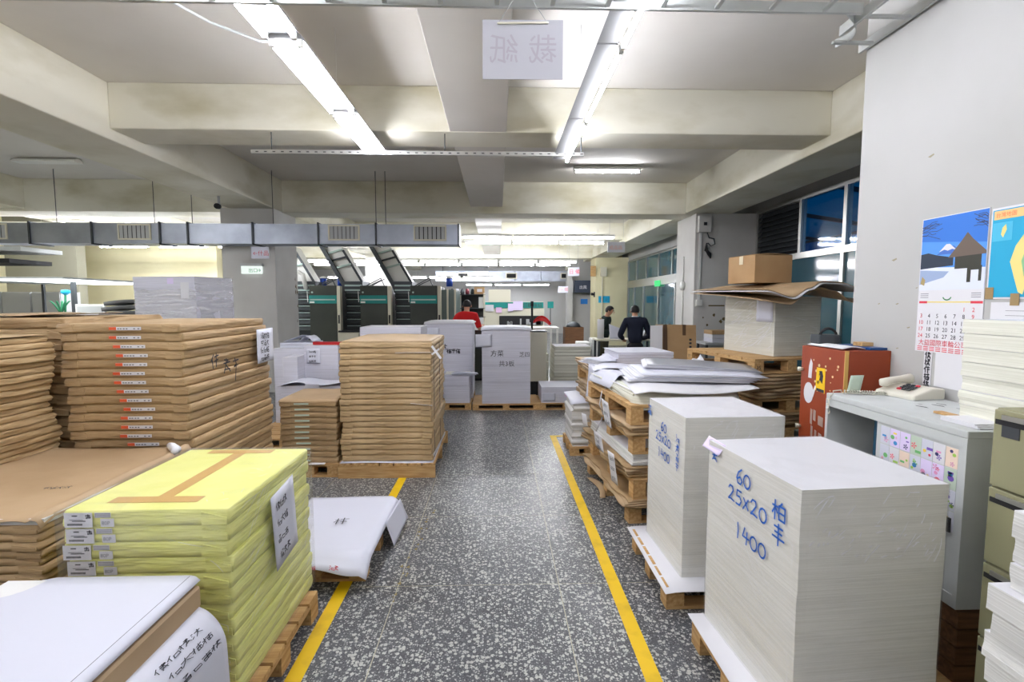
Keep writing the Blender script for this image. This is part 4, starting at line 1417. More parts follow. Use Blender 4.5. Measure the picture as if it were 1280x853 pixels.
# R2
pallet('wooden pallet under the second shrink-wrapped white load', 0.93, 1.60, 2.60, 3.30)
o = MB().sheet(lambda u, v: (0.905 + .72 * u + .0 * v, 2.545 + .80 * v, 0.1335 - (.10 * (.10 - u) if u < .1 else 0)), 14, 4, 0.0025).build('base_sheet', paper)
tag(o, 'white board sheet sagging over the pallet of the second load', 'paper')
r2 = paper_stack('taller-looking shrink-wrapped block of white sheets behind the nearest one, blue marked', 1.318, 2.985, 0.136, 0.575, 0.575, 0.923, math.radians(2.5), seed=5)
fr = frame((-0.2915, 0.2875, 0), (0, -1, 0), (0, 0, 1))
writing(r2, fr, [('60', .23, .765), ('25x20', .15, .69), ('1400', .19, .595)], 0.058, 0.0075, ink_b)
mb = MB()
for k in range(4):
    rib(scrawl(80 + k, 1), fr, .006, .004, .045, (.47, .76 - k * .055), mb=mb)
rib(scrawl(77, 1), fr, .008, .004, .06, (.0, .82), mb=mb)
mb.build('marker_writing', ink_b, r2)['kind'] = 'stuff'
film_box(r2, .575, .575, .923, film_r, 6)
crease_glints(r2, frame((-.2875, -.2875, 0), (1, 0, 0), (0, 0, 1)), [(.03, .55, .72, .9, 12, (35, 62), (.02, .12)), (.03, .55, .74, .9, 14, (20, 70), (.006, .03))], 11, (.0012, .003))
crease_glints(r2, frame((-.2875, .2875, 0), (0, -1, 0), (0, 0, 1)), [(.02, .55, .05, .9, 20, (-40, -20), (.08, .25))], 12, (.0006, .0016))

# ================================================================== pile P: pallets and offcuts right of the aisle
PRX, PRY, PA = 1.38, 4.3, math.radians(5)


def pp(x, y):
    c_, s_ = math.cos(PA), math.sin(PA)
    return (PRX + x * c_ - y * s_, PRY + x * s_ + y * c_)


def prot(label, z, h, n=6, dx=0.0, style='block'):
    x, y = pp(dx, 0)
    return pallet(label, x - .43, x + .43, y - .60, y + .60, z=z, h=h, rot=PA, n=n, style=style, group='pallets in the mixed pile')


def kraft_bundle(label, z, h, dx, dy, w=.88, d=1.22, seed=1, m=None, rag=.03, name='kraft_bundle', group=None, base=None, rot=None, layers=None):
    """a bundle of torn kraft wrappers: ragged, sagging sheets"""
    r = random.Random(seed)
    x, y = base or pp(dx, dy)
    t = thing(name, label, 'wrapping paper', (x, y, z), PA if rot is None else rot, group)
    k = layers or max(2, int(h / 0.022))
    for i in range(k):
        a, b, c_ = r.uniform(0, 6), r.uniform(0, 6), r.uniform(-rag, rag) * .5
        zz = h * (i + .5) / k
        th = h / k * .72

        def fn(u, v, a=a, b=b, c_=c_, zz=zz):
            rg_ = rag * .35 * math.sin(9 * v + a) + rag * .2 * math.sin(23 * v + b) if u < .04 else 0
            return (-w / 2 + w * u + c_ + rg_, -d / 2 + d * v + (rag * .3 * math.sin(11 * u + b) if v < .04 else 0), zz + h / k * .1 * math.sin(6 * v + a) * math.sin(5 * u + b))
        MB().sheet(fn, 12, 16, th).build('wrapper_sheet', m or (kraft_s if i % 3 else kraft), t)
    return t


prot('lowest wooden pallet of the mixed pile right of the aisle', 0.0, 0.135)
kraft_bundle('torn kraft wrappers crushed on the lowest pallet of the mixed pile', 0.136, .055, -.02, -.02, seed=3, rag=.045, layers=4)
prot('second wooden pallet from the floor in the mixed pile', 0.193, 0.15, dx=0.03)
kraft_bundle('torn kraft wrappers sagging under the white board bundle in the mixed pile', 0.344, .10, -.01, .04, seed=4, rag=.06)
x, y = pp(0.02, 0)
paper_stack('layer of white sheets between pallets in the mixed pile', x, y, .446, .84, 1.16, .095, PA, mats=[paper_w, paper], seed=9, jit=.006)
prot('third wooden pallet from the floor in the mixed pile', 0.543, 0.14, dx=0.02)
kraft_bundle('folded kraft wrappers under the uppermost pallet of the mixed pile', 0.684, .085, .0, .0, seed=6, rag=.05)
prot('uppermost wooden pallet of the mixed pile, under the draped white board', 0.771, 0.15, dx=0.0)
x, y = pp(0.03, 0.05)
paper_stack('thick white board block on the uppermost pallet of the mixed pile', x, y, .922, .80, 1.06, .085, PA, mats=[ivory_e, paper], seed=10, jit=.005)


def drape(u, v):
    x = -.43 + .9 * u
    y = -.66 + 1.2 * v
    z = 1.014 + .006 * math.sin(8 * u + 5 * v)
    if v < .14:
        z -= (.14 - v) * 1.0 * (0.75 + .25 * math.sin(6 * u + 1))
        y += (.14 - v) * .5
    if u < .1 and v < .75:
        z -= (.1 - u) * 1.1 * (1 - v)
        x += (.1 - u) * .4
    X, Y = pp(x, y)
    return (X, Y, z)


o = MB().sheet(drape, 30, 30, .002).build('draped_board', ivory_e)
tag(o, 'ivory board sheet draped over the front of the mixed pile', 'paper')


def bigsheet(u, v):
    X = 1.02 + 1.02 * u + .10 * v
    Y = 3.62 + .95 * v + .14 * u
    z = 1.035 + .012 * math.sin(4 * u + 2) + .0 * v
    if u < .12:
        z -= (.12 - u) * .25
    if v < .1:
        z -= (.1 - v) * .25 * math.sin(PI * u)
    return (X, Y, z)


o = MB().sheet(bigsheet, 30, 20, .003).build('white_board', paper)
tag(o, 'large bright white board lying askew on top of the mixed pile', 'paper')
t = thing('sheet_stack', 'fanned grey and white sheets slumped on the big white board', 'paper stack', (1.62, 4.32, 1.048), math.radians(-6))
for k in range(9):
    def fn(u, v, k=k):
        return (-.52 + .98 * u + .02 * math.sin(k * 2.1) + k * .018, -.36 + .72 * v + .012 * math.sin(k * 3.3), .003 + .0065 * k + .008 * math.sin(3 * u + 1) * u)
    MB().sheet(fn, 10, 5, .004).build('board_sheet', [paper, board_t, paper_d][k % 3], t)
t = thing('sheet_stack', 'glossy grey sheets laid on the fanned sheets of the mixed pile', 'paper stack', (1.86, 4.55, 1.118), math.radians(-14))
for k in range(4):
    MB().sheet(lambda u, v, k=k: (-.5 + .95 * u + k * .012, -.34 + .62 * v, .003 + .0065 * k - .04 * u * u), 10, 5, .004).build('board_sheet', board_t if k < 3 else M('glossy_grey_board', S(150, 152, 160), .3), t)
for k, (ox, oy, oz, a, w_, d_, lab) in enumerate([(1.13, 4.55, 1.05, 12, .42, .5, 'loose white sheet hanging off the aisle corner of the mixed pile'),
                                                 (1.25, 4.85, 1.062, -8, .62, .42, 'loose white sheet behind the fanned sheets of the mixed pile')]):
    x, y = ox, oy
    o = MB().sheet(lambda u, v: ((u - .5) * w_, (v - .5) * d_, .012 * math.sin(5 * u) - (.5 * (.2 - u) * (.2 if k else 1) if u < .2 else 0)), 14, 8, .0015).build('loose_sheet', paper_d, None, None, (x, y, oz))
    o.rotation_euler = (0, 0, math.radians(a))
    tag(o, lab, 'paper')
# tags hanging on the aisle side
for k, (yy, zz, w_, h_, xo, lab) in enumerate([(4.02, .66, .17, .22, .955, 'white paper tag hanging from the third pallet of the mixed pile'),
                                              (4.10, .42, .22, .15, .905, 'white paper tag sticking out of the torn wrappers of the mixed pile'),
                                              (3.80, .24, .15, .26, .965, 'white paper tag hanging low at the near corner of the mixed pile'),
                                              (4.62, .50, .16, .12, .87, 'crumpled white scrap at the far end of the mixed pile')]):
    note(lab, frame((xo - .03, yy + w_, zz), (0.12, -1, 0.05 * (k - 1)), (-.15, 0, 1)), w_, h_, seed=90 + k, size=.03, pw=.004, rows=3 if k < 3 else 0, cols=3, pen=inkg, m=paper)
o = MB().tube([(1.02, 4.45, .95), (.94, 4.4, .90), (.915, 4.38, .78), (.93, 4.30, .72), (.94, 4.42, .62), (.90, 4.48, .5)], .006, 6).build('twine', paper)
tag(o, 'white twine dangling down the aisle side of the mixed pile', 'string')
o = MB().sheet(lambda u, v: (.88 + .05 * v + .03 * math.sin(4 * u), 4.15 + .5 * u, .012 + .03 * math.sin(PI * u) * v), 12, 3, .0015).build('torn_paper', kraft_s)
tag(o, 'torn kraft strip lying on the floor beside the mixed pile', 'paper scrap')
# second row behind P
PB = math.radians(3)
for k, z in enumerate((0.0, .47, .80)):
    pallet('wooden pallet, %s in the pile below the neat grey stack' % ['lowest', 'middle', 'uppermost'][k], 1.0, 1.88, 5.0, 6.0, z=z, h=.14, rot=PB, n=5, group='pallets below the neat grey stack')
kraft_bundle('thick kraft wrappers low in the pile below the neat grey stack', .141, .32, 0, 0, seed=21, base=(1.44, 5.5), rot=PB, d=.98, layers=8)
kraft_bundle('kraft wrappers in the middle of the pile below the neat grey stack', .611, .185, 0, 0, seed=22, base=(1.43, 5.5), rot=PB, d=.98, layers=5)
kraft_bundle('thin kraft wrappers on top of the pile below the neat grey stack', .941, .10, 0, 0, seed=23, base=(1.42, 5.48), rot=PB, d=1.0, layers=4)
paper_stack('neat grey board stack on top of the pile right of the aisle', 1.53, 5.42, 1.043, .60, .52, .135, math.radians(4), mats=[board_g, paper_d], seed=12, jit=.006, groups=2)
t = thing('sheet_stack', 'curled printed sheets beside the neat grey stack', 'paper stack', (1.12, 5.3, 1.043), math.radians(20))
for k in range(4):
    MB().sheet(lambda u, v, k=k: (-.18 + .34 * u + .02 * k, -.2 + .4 * v, .006 + .012 * k + .07 * max(0, u - .6) * (k + 1) * .5), 10, 4, .002).build('printed_sheet', [paper_d, paper, inkg, paper_d][k] if k != 2 else board_t, t)
note('white paper strip hanging down the aisle end of the pile with the grey stack', frame((.95, 5.12, .72), (.3, -1, 0), (0, 0, 1)), .14, .34, rows=0, bend=.02, m=paper_d)

# small white stack by the aisle
pallet('small wooden pallet of the low white stack at the aisle edge', .80, 1.24, 5.36, 5.98, h=.10, n=4)
paper_stack('low stack of white sheets by the yellow line beyond the mixed pile', 1.02, 5.66, .101, .40, .56, .49, mats=[paper_w, paper], seed=14, jit=.008, groups=9)
o = MB().sheet(lambda u, v: (.80 + .42 * u, 5.36 + .58 * v, .612 + .02 * math.sin(3 * u) - (.3 * (.12 - v) if v < .12 else 0)), 10, 10, .002).build('loose_sheet', paper_d)
tag(o, 'bright sheet covering the low white stack by the yellow line', 'paper')

# ================================================================== pile Q: white box under a warped kraft hat
QA = math.radians(10)
qc, qs = math.cos(QA), math.sin(QA)


def qq(x, y):   # local: x along the near side, y away
    return (2.46 + x * qc - y * qs, 4.65 + x * qs + y * qc)


def qpal(label, z, h, n=6):
    x, y = qq(.42, .59)
    t = pallet(label, x - .42, x + .42, y - .59, y + .59, z=z, h=h, rot=QA, n=n, group='pallets below the white box')
    return t


qp = qpal('numbered wooden pallet carrying the shrink-wrapped box with the kraft hat', 1.01, .145)
for y in (-.54, .54):
    text_mb('35', .05, frame((-.4715 + .05, y + .03, .045), (0, -1, 0), (0, 0, 1))).build('block_number', ink, qp)
text_mb('35', .05, frame((-.40, -.591, .045), (1, 0, 0), (0, 0, 1))).build('block_number', ink, qp)
for k, (z, h, sd, dx) in enumerate([(.14, .18, 31, .02), (.50, .12, 32, .05), (.76, .245, 33, 0)]):
    kraft_bundle('ragged kraft sheets, %s of the bundles below the white box' % ['lowest', 'middle', 'uppermost'][k], z, h, 0, 0, w=.86, d=1.2, seed=sd, base=qq(.44 + dx, .59), rot=QA, rag=.08,
                 layers=[5, 4, 7][k])
qpal('lowest wooden pallet of the pile beside the red-brown cabinet', 0, .138)
qpal('middle wooden pallet of the pile beside the red-brown cabinet', .322, .145)
qpal('slim wooden pallet below the uppermost kraft sheets beside the red-brown cabinet', .622, .135)
o = MB().sheet(lambda u, v: (qq(-.06 + .2 * u, .1 + .8 * v)[0], qq(-.06 + .2 * u, .1 + .8 * v)[1], 1.003 + .003 * math.sin(6 * v)), 4, 10, .008).build('white_board', paper)
tag(o, 'narrow white board sticking out under the numbered pallet', 'paper')
o = MB().sheet(lambda u, v: (2.1 + .12 * u, 5.1 + .25 * v, 1.02 + .12 * u * v + .03 * math.sin(6 * u)), 6, 6, .003).build('crumpled_paper', paper)
tag(o, 'crumpled white paper at the far end of the numbered pallet', 'paper scrap')
bx, by = qq(.26 + .34, .14 + .42)
qb = paper_stack('shrink-wrapped white paper box under a warped kraft hat by the window', bx, by, 1.158, .53, .80, .60, QA, mats=[ivory_e, paper], seed=15, jit=.001)
film_box(qb, .53, .80, .60, film_r, 9)
crease_glints(qb, frame((-.265, .40, 0), (0, -1, 0), (0, 0, 1)), [(.03, .77, .05, .55, 40, (22, 38), (.08, .35))], 13, (.002, .005))
crease_glints(qb, frame((-.265, -.40, 0), (1, 0, 0), (0, 0, 1)), [(.03, .5, .05, .55, 10, (-12, 5), (.05, .3))], 14, (.001, .003))
note('white label with a pink stripe on the shrink-wrapped box under the hat', frame((*qq(.326, .42), 1.50), (qs, -qc, 0), (0, 0, 1)), .24, .25, rows=0)


def ease(pr, u):
    for (a, za), (b, zb) in zip(pr, pr[1:]):
        if u <= b + 1e-9:
            t = (u - a) / (b - a)
            t = t * t * (3 - 2 * t)
            return za + (zb - za) * t
    return pr[-1][1]


def hat(near, x0, x1, y0, y1, dz):
    far = [(0, 1.825), (.5, 1.885), (1, 1.845)]

    def fn(u, v):
        X, Y = qq(x0 + (x1 - x0) * u, y0 + (y1 - y0) * v)
        w = v ** .7
        return (X, Y, dz + ease(near, u) * (1 - w) + ease(far, u) * w)
    return fn


NB = [(0, 1.805), (.27, 1.735), (.42, 1.82), (.55, 1.885), (.7, 1.88), (1.0, 1.80)]
NL = [(0, 1.735), (.27, 1.70), (.42, 1.80), (.55, 1.86), (.68, 1.83), (.9, 1.715), (1.0, 1.735)]
o = MB().sheet(hat(NL, -.03, 1.12, -.10, 1.1, -.022), 36, 16, .005).build('kraft_board', kraft_s)
tag(o, 'lower warped kraft board of the hat on the shrink-wrapped box', 'board')
o = MB().sheet(hat(NB, .0, 1.13, -.13, 1.1, -.004), 36, 16, .009).build('white_board', paper)
tag(o, 'middle warped white board of the hat on the shrink-wrapped box', 'board')
o = MB().sheet(hat(NB, .0, 1.13, -.105, 1.12, .014), 36, 16, .005).build('kraft_board', kraft_s)
tag(o, 'uppermost warped kraft board of the hat, carrying the carton', 'board')
t = thing('carton', 'plain brown carton standing on the warped kraft hat', 'box', (*qq(.50, .66), 1.905), QA)
B(-.2, .25, -.22, .22, 0, .29).build('carton_body', carton, t, bevel=.004)
MB().sheet(lambda u, v: (-.2 + .45 * u, -.215 + .21 * v, .294 + .012 * math.sin(PI * u) * (1 - v)), 6, 4, .004).build('flap', carton, t)
MB().sheet(lambda u, v: (-.2 + .45 * u, .005 + .21 * v, .294 + .03 * v * u), 6, 4, .004).build('flap', carton, t)
B(-.203, -.2, -.03, .03, .2, .29).build('tape_strip', M('clear_tape', S(220, 208, 180), .2), t)
# flattened cartons leaning beyond
t = thing('flattened_carton', 'flattened brown carton with black print leaning beyond the mixed pile', 'carton', (2.72, 7.4, .0), math.radians(-8))
MB().prism([(-.3, 0), (.32, 0), (.30, 1.36), (-.3, 1.37)], frame((0, 0, 0), (1, 0, 0), (0, .12, 1)), -.03, .0).build('board', carton, t)
MB().prism([(-.19, .4), (-.11, .4), (-.13, 1.365), (-.19, 1.365)], frame((0, 0, 0), (1, 0, 0), (0, .12, 1)), .0, .003).build('tape_strip', M('dark_tape', S(96, 70, 48), .4), t)
MB().prism([(.1, 1.2), (.15, 1.2), (.15, 1.365), (.1, 1.365)], frame((0, 0, 0), (1, 0, 0), (0, .12, 1)), .0, .003).build('tape_strip', MATS['dark_tape'], t)
mm = MB()
for k in range(7):
    mm.prism([(.2, 1.12 - k * .055), (.235, 1.12 - k * .055), (.235, 1.15 - k * .055), (.2, 1.15 - k * .055)], frame((0, 0, 0), (1, 0, 0), (0, .12, 1)), 0, .003)
mm.build('black_print', ink, t)
t = thing('flattened_carton', 'white-faced flattened board leaning beside the brown carton', 'carton', (2.42, 7.36, 0), math.radians(-14))
MB().prism([(-.12, 0), (.06, 0), (.06, 1.36), (-.12, 1.35)], frame((0, 0, 0), (1, 0, 0), (0, .1, 1)), -.02, .0).build('board', paper, t)

# ================================================================== red-brown cabinet
t = thing('cabinet', 'red-brown laminate cabinet covered in stickers against the white wall', 'cabinet', (2.21, 3.09, 0))
B(-.118, .14, -.21, .21, 0, 1.41).build('cabinet_body', redcab, t, bevel=.003)
B(-.140, -.119, -.208, .21, .72, 1.408).build('door', redcab, t, bevel=.003)
B(-.140, -.119, -.208, .21, .02, .71).build('door', redcab, t, bevel=.003)
B(-.141, -.1185, -.2115, -.206, 0.02, 1.41).build('edge_band', tape_m, t)
for z in (.86, 1.25):
    MB().tube([(-.141, .19, z), (-.17, .19, z)], [.01, .016], 10).build('knob', cream_m, t)
fr = frame((-.1405, .21, 0), (0, -1, 0), (0, 0, 1))
MB().prism([(.16, 1.13), (.25, 1.12), (.25, 1.28), (.165, 1.28)], fr, 0, .001).build('yellow_sticker', M('yellow_print', S(240, 196, 20), .5), t)
MB().prism([(.185, 1.17), (.2, 1.2), (.225, 1.18), (.232, 1.23), (.22, 1.262), (.19, 1.258), (.205, 1.235), (.2, 1.215)], fr, .001, .0016).build('black_shape', ink, t)
MB().prism([(.17, 1.128), (.245, 1.122), (.245, 1.142), (.17, 1.146)], fr, .001, .0016).build('black_strip', ink, t)
MB().prism(arc(.09, 1.10, .05, .07, 0, 345, 16), fr, 0, .001).build('white_sticker', paper, t)
MB().prism([(.14, 1.08), (.165, 1.15), (.155, 1.16), (.13, 1.11)], fr, 0, .0011).build('white_sticker', paper, t)
MB().prism([(.08, 1.2), (.115, 1.2), (.12, 1.3), (.1, 1.33), (.085, 1.28)], fr, 0, .001).build('white_sticker', paper, t)
mm = MB()
for k in range(16):
    u, v, s_ = R.uniform(.12, .38), R.uniform(1.12, 1.38), R.uniform(.004, .011)
    mm.prism(arc(u, v, s_, s_, 0, 320, 8), fr, 0, .001)
mm.build('dot_stickers', M('pale_dots', S(226, 200, 150), .5), t)['kind'] = 'stuff'
mm = MB()
for k, (u, v, w_, h_) in enumerate([(.12, .9, .02, .10), (.15, .93, .025, .07), (.2, .91, .05, .06), (.13, .82, .02, .07), (.17, .80, .02, .07), (.21, .79, .03, .07), (.26, .78, .04, .07), (.3, .77, .03, .08)]):
    mm.prism([(u, v), (u + w_, v - .006), (u + w_, v + h_ - .006), (u, v + h_)], fr, 0, .001)
mm.build('letter_stickers', M('dull_silver', S(170, 150, 140), .4), t)['kind'] = 'stuff'
MB().prism([(.24, .63), (.33, .62), (.33, .76), (.24, .77)], fr, 0, .001).build('dark_sticker', M('dark_green_print', S(44, 54, 40), .5), t)
MB().prism([(.265, .66), (.3, .66), (.31, .70), (.28, .74), (.26, .70)], fr, .001, .0016).build('pale_shape', greenlab, t)
o = MB().sheet(lambda u, v: (2.08 + .14 * u, 2.92 + .34 * v, 1.418 + .012 * math.sin(PI * u)), 8, 6, .006).build('magazine', paper)
tag(o, 'curled white magazine lying on the red-brown cabinet', 'magazine')
o = B(2.235, 2.34, 2.90, 3.2, 1.413, 1.426).build('book', M('blue_cover', S(24, 70, 130), .4))
tag(o, 'thin blue book lying on the red-brown cabinet', 'book')
t = thing('dark_case', 'dark case with an arched handle behind the magazine on the cabinet', 'case', (2.17, 3.22, 1.428))
B(-.07, .07, -.05, .05, 0, .06).build('case_body', darkmetal, t, bevel=.008)
MB().tube(arc3 := [(-.055 + .055 * (1 - math.cos(a)), -.03, .05 + .05 * math.sin(a)) for a in [k * PI / 8 for k in range(9)]], .009, 7).build('handle', dark, t)
o = B(2.26, 2.33, 3.0, 3.08, 1.427, 1.45).build('wooden_block', wood)
tag(o, 'small pale wooden block on the blue book on the cabinet', 'block')

# ================================================================== grey steel cabinet with stickers, on a crate
pallet('wooden pallet stand under the grey sticker cabinet and olive file cabinet', 1.80, 2.33, 1.20, 2.74, h=.14, n=4, style='block')
t = thing('crate', 'dark wooden crate lifting the grey sticker cabinet off the pallet', 'crate', (2.1, 2.29, .141))
for k in range(4):
    B(-.24, .22, -.43, .42, .004 + k * .078, .004 + k * .078 + .07).build('crate_board', wood_d, t)
t = thing('cabinet', 'grey steel cabinet with sticker-covered door carrying the telephone', 'cabinet', (2.1, 2.29, .457))
W0, W1, D0, D1, HH = -.25, .24, -.425, .42, .735
B(W0, W1, D0, D1, HH - .03, HH).build('top', greysteel, t, bevel=.004)
B(W0, W1, D0, D0 + .02, 0, HH - .03).build('side', greysteel, t)
B(W0, W1, D1 - .02, D1, 0, HH - .03).build('side', greysteel, t)
B(W1 - .01, W1, D0 + .02, D1 - .02, 0, HH - .03).build('back', grey_m, t)
B(W0, W1 - .01, D0 + .02, D1 - .02, 0, .05).build('base', greysteel, t)
B(W0 + .03, W1 - .01, D0 + .02, D1 - .02, .36, .375).build('shelf', grey_m, t)
B(W0, W0 + .02, D0 + .02, D1 - .02, HH - .07, HH - .03).build('top_rail', greysteel, t)
B(W0 + .006, W0 + .022, D0 + .02, D0 + .47, .05, HH - .07).build('sliding_door', greysteel, t)
B(W0 + .03, W0 + .042, D0 + .44, D0 + .52, .05, HH - .07).build('sliding_door', M('dark_blue_steel', S(30, 70, 92), .4), t)
B(W0 - .002, W0 + .006, D0 + .05, D0 + .075, .30, .36).build('handle', dark, t)
fr = frame((W0 + .0055, D0 + .455, 0), (0, -1, 0), (0, 0, 1))
rr = random.Random(9)
pal_ = [S(60, 140, 200), S(230, 90, 110), S(120, 90, 180), S(240, 210, 80), S(110, 180, 110), S(60, 60, 110), S(220, 150, 190), S(160, 200, 90)]
smats = [M('sticker_%s' % n_, c, .5) for n_, c in zip(['blue', 'red', 'violet', 'yellow', 'green', 'indigo', 'pink', 'lime'], pal_)]
cell = 0
for iu in range(7):
    for iv in range(4):
        u0, v0 = .012 + iu * .058, .655 - (iv + 1) * .088
        bg = [paper_d, paper_d, lilac, paper, lilac, M('peach_sheet', S(236, 214, 196), .6), greenlab][(iu * 2 + iv) % 7]
        st = MB().prism([(u0, v0), (u0 + .055, v0), (u0 + .055, v0 + .083), (u0, v0 + .083)], fr, 0, .0008).build('sticker_sheet', bg, t)
        cell += 1
        for q in range(rr.randint(2, 4)):
            mm = MB()
            cu, cv, s_ = u0 + rr.uniform(.012, .042), v0 + rr.uniform(.014, .068), rr.uniform(.006, .015)
            kind = rr.randint(0, 2)
            if kind == 0:
                mm.prism(arc(cu, cv, s_, s_ * .9, 0, 330, 9), fr, .0008, .0013)
            elif kind == 1:
                mm.prism([(cu - s_, cv - s_ * .4), (cu + s_, cv - s_ * .4), (cu + s_, cv + s_ * .4), (cu - s_, cv + s_ * .4)], fr, .0008, .0013)
            else:
                for a in range(5):
                    a_ = a * 2 * PI / 5
                    mm.prism([(cu, cv), (cu + s_ * math.cos(a_ - .3), cv + s_ * math.sin(a_ - .3)), (cu + s_ * math.cos(a_ + .3), cv + s_ * math.sin(a_ + .3))], fr, .0008, .0013)
            mm.build('sticker', smats[rr.randint(0, 7)], st)
mm = MB()
for k in range(9):
    u, v, s_ = rr.uniform(-.2, .2), rr.uniform(-.4, .2), rr.uniform(.01, .03)
    mm.add([(u, v, HH + .0006), (u + s_ * .5, v - s_ * 2, HH + .0006), (u + s_, v - s_, HH + .0006), (u + s_ * .3, v + s_ * .6, HH + .0006)], [(0, 1, 2, 3)])
mm.build('chipped_paint', darkmetal, t)['kind'] = 'stuff'
o = MB().lathe((1.93, 2.22, .857), [(.0, 0), (.05, .004), (.06, .02), (.045, .05), (.02, .062), (0, .064)], 12).build('white_bundle', paper)
tag(o, 'crumpled white cloth bundle inside the grey sticker cabinet', 'cloth')
o = B(2.0, 2.2, 2.5, 2.6, .8335, .87).build('blue_folder', M('dark_folder', S(30, 36, 56), .6))
tag(o, 'dark folder lying in the open part of the grey cabinet', 'folder')

# telephone
t = thing('telephone', 'cream push-button desk telephone on the grey sticker cabinet', 'telephone', (2.215, 2.58, 1.193), math.radians(-80))
MB().prism([(-.10, 0), (.10, 0), (.10, .055), (.02, .06), (-.10, .025)], frame((-.11, 0, 0), (0, 1, 0), (0, 0, 1)), 0, .22).build('phone_base', phone_m, t, bevel=.008)
MB().box(-.108, .108, -.097, .097, -.002, .012).build('base_rim', grey_m, t)
m = MB()
m.tube([(-.075, -.095, .05), (-.075, -.085, .066), (-.075, -.04, .078), (-.075, .04, .085), (-.075, .085, .085), (-.075, .1, .066)], [.012, .026, .019, .019, .028, .018], 12)
m.build('handset', phone_m, t)
fr = frame((-.02, -.06, .0405), (1, 0, 0), (0, 1, .29))
for a in range(4):
    for b in range(3):
        MB().prism([(b * .026, a * .021), (b * .026 + .018, a * .021), (b * .026 + .018, a * .021 + .013), (b * .026, a * .021 + .013)], fr, 0, .006).build('key', darkmetal if (a + b) % 5 else ink_r, t)
pts = []
for k in range(150):
    f_ = k / 149
    a = f_ * 2 * PI * 24
    px, py, pz = -.10 + .0 * f_, -.10 - .02, .0
    base = Vector((1.99 + .14 * (1 - f_) * 1 - .12 * max(0, f_ - .75) * 4 * .25 - .12 * min(1, f_ / .8) * .9, 2.60 + .08 * f_, 1.206))
    if f_ > .8:
        base.z -= (f_ - .8) * .62
        base.x = 1.855 - .02 * math.sin((f_ - .8) * 15)
    pts.append(base + Vector((0, math.cos(a) * .009, math.sin(a) * .009)))
MB().tube(pts, .0034, 5).build('coiled_cord', phone_m)
cord = bpy.data.objects['coiled_cord']
tag(cord, 'cream coiled telephone cord trailing over the cabinet corner', 'cord')
o = MB().sheet(lambda u, v: (1.93 + .08 * u + .02 * v, 2.66 + .01 * u, 1.196 + .10 * v), 4, 4, .003).build('card', greenlab)
tag(o, 'pale card standing upright on the corner of the grey cabinet', 'card')

# papers on the grey cabinet
def white_ream_stack(label_fmt, group, x0, x1, y0, y1, z, n, th, seed, m=ivory_e, jx=.004, name='paper_bundle'):
    r = random.Random(seed)
    for k in range(n):
        i = n - 1 - k
        o = stack_mesh(x1 - x0, y1 - y0, th - .0015, seed + k, lev=4, jit=.0015, groups=2).build(name, [m, paper])
        o.location = ((x0 + x1) / 2 + r.gauss(0, jx), (y0 + y1) / 2 + r.gauss(0, jx), z + k * th)
        o.rotation_euler = (0, 0, r.gauss(0, .006))
        tag(o, label_fmt % ORD[i], 'paper bundle', group)


white_ream_stack('ivory paper bundle, %s in the tall bundle stack on the grey cabinet', 'ivory bundles on the grey cabinet', 2.045, 2.335, 1.80, 2.11, 1.1935, 7, .062, 5)
o = B(2.0, 2.04, 2.10, 2.19, 1.1935, 1.203).build('wooden_ruler', wood)
tag(o, 'short wooden stick beside the ivory bundles on the grey cabinet', 'stick')
for k in range(3):
    o = B(1.915, 2.042, 1.885 + .01 * k, 2.06, 1.1935 + k * .006, 1.199 + k * .006).build('white_sheet', paper)
    tag(o, 'flat white sheet before the ivory bundles on the cabinet, %s of three' % ['lowest', 'middle', 'uppermost'][k], 'paper', 'flat sheets on the grey cabinet')

# olive filing cabinet
t = thing('filing_cabinet', 'olive steel filing cabinet with drawers at the right edge', 'cabinet', (2.07, 1.485, .141))
B(-.262, .262, -.235, .235, 0, 1.18).build('cabinet_body', olive, t, bevel=.004)
for k in range(4):
    z = .045 + k * .285
    dr = B(-.285, -.263, -.222, .222, z, z + .277).build('drawer', olive, t, bevel=.003)
    B(-.292, -.285, -.215, .19, z + .245, z + .262).build('handle', steel, dr)
    B(-.287, -.285, -.215, .215, z + .225, z + .243).build('dark_slot', dark, dr)
    if k == 3:
        B(-.288, -.285, .13, .19, z + .185, z + .225).build('label_holder', darkmetal, dr)
o = MB().sheet(lambda u, v: (1.90 + .2 * u, 1.42 + .26 * v, 1.332 + .012 * math.sin(5 * u + v)), 8, 8, .004).build('loose_sheet', paper)
tag(o, 'rumpled white sheet lying on top of the olive filing cabinet', 'paper')

# nearest white paper bundles, lower right
white_ream_stack('white paper bundle, %s in the leaning stack at the lower right corner', 'white bundles at the lower right', 1.30, 1.72, .50, 1.212, .131, 15, .07, 31, m=paper_w, jx=.008)
for k, o in enumerate([o for o in bpy.data.objects if o.get('group') == 'white bundles at the lower right']):
    o.location.y += .05 - .0062 * k
pallet('wooden pallet under the leaning white bundles at the lower right', 1.30, 1.73, .48, 1.195, n=4)

# ================================================================== wall prints
WXF = 2.349
t = thing('wall_calendar', 'wall calendar with a snowy mountain photograph on the white wall', 'calendar', (WXF, 2.71, 1.43))
fr = frame((0, 0, 0), (0, -1, 0), (0, 0, 1))


def P4(fr, x0, x1, y0, y1, t0, t1, m, name, parent):
    return MB().prism([(x0, y0), (x1, y0), (x1, y1), (x0, y1)], fr, t0, t1).build(name, m, parent)


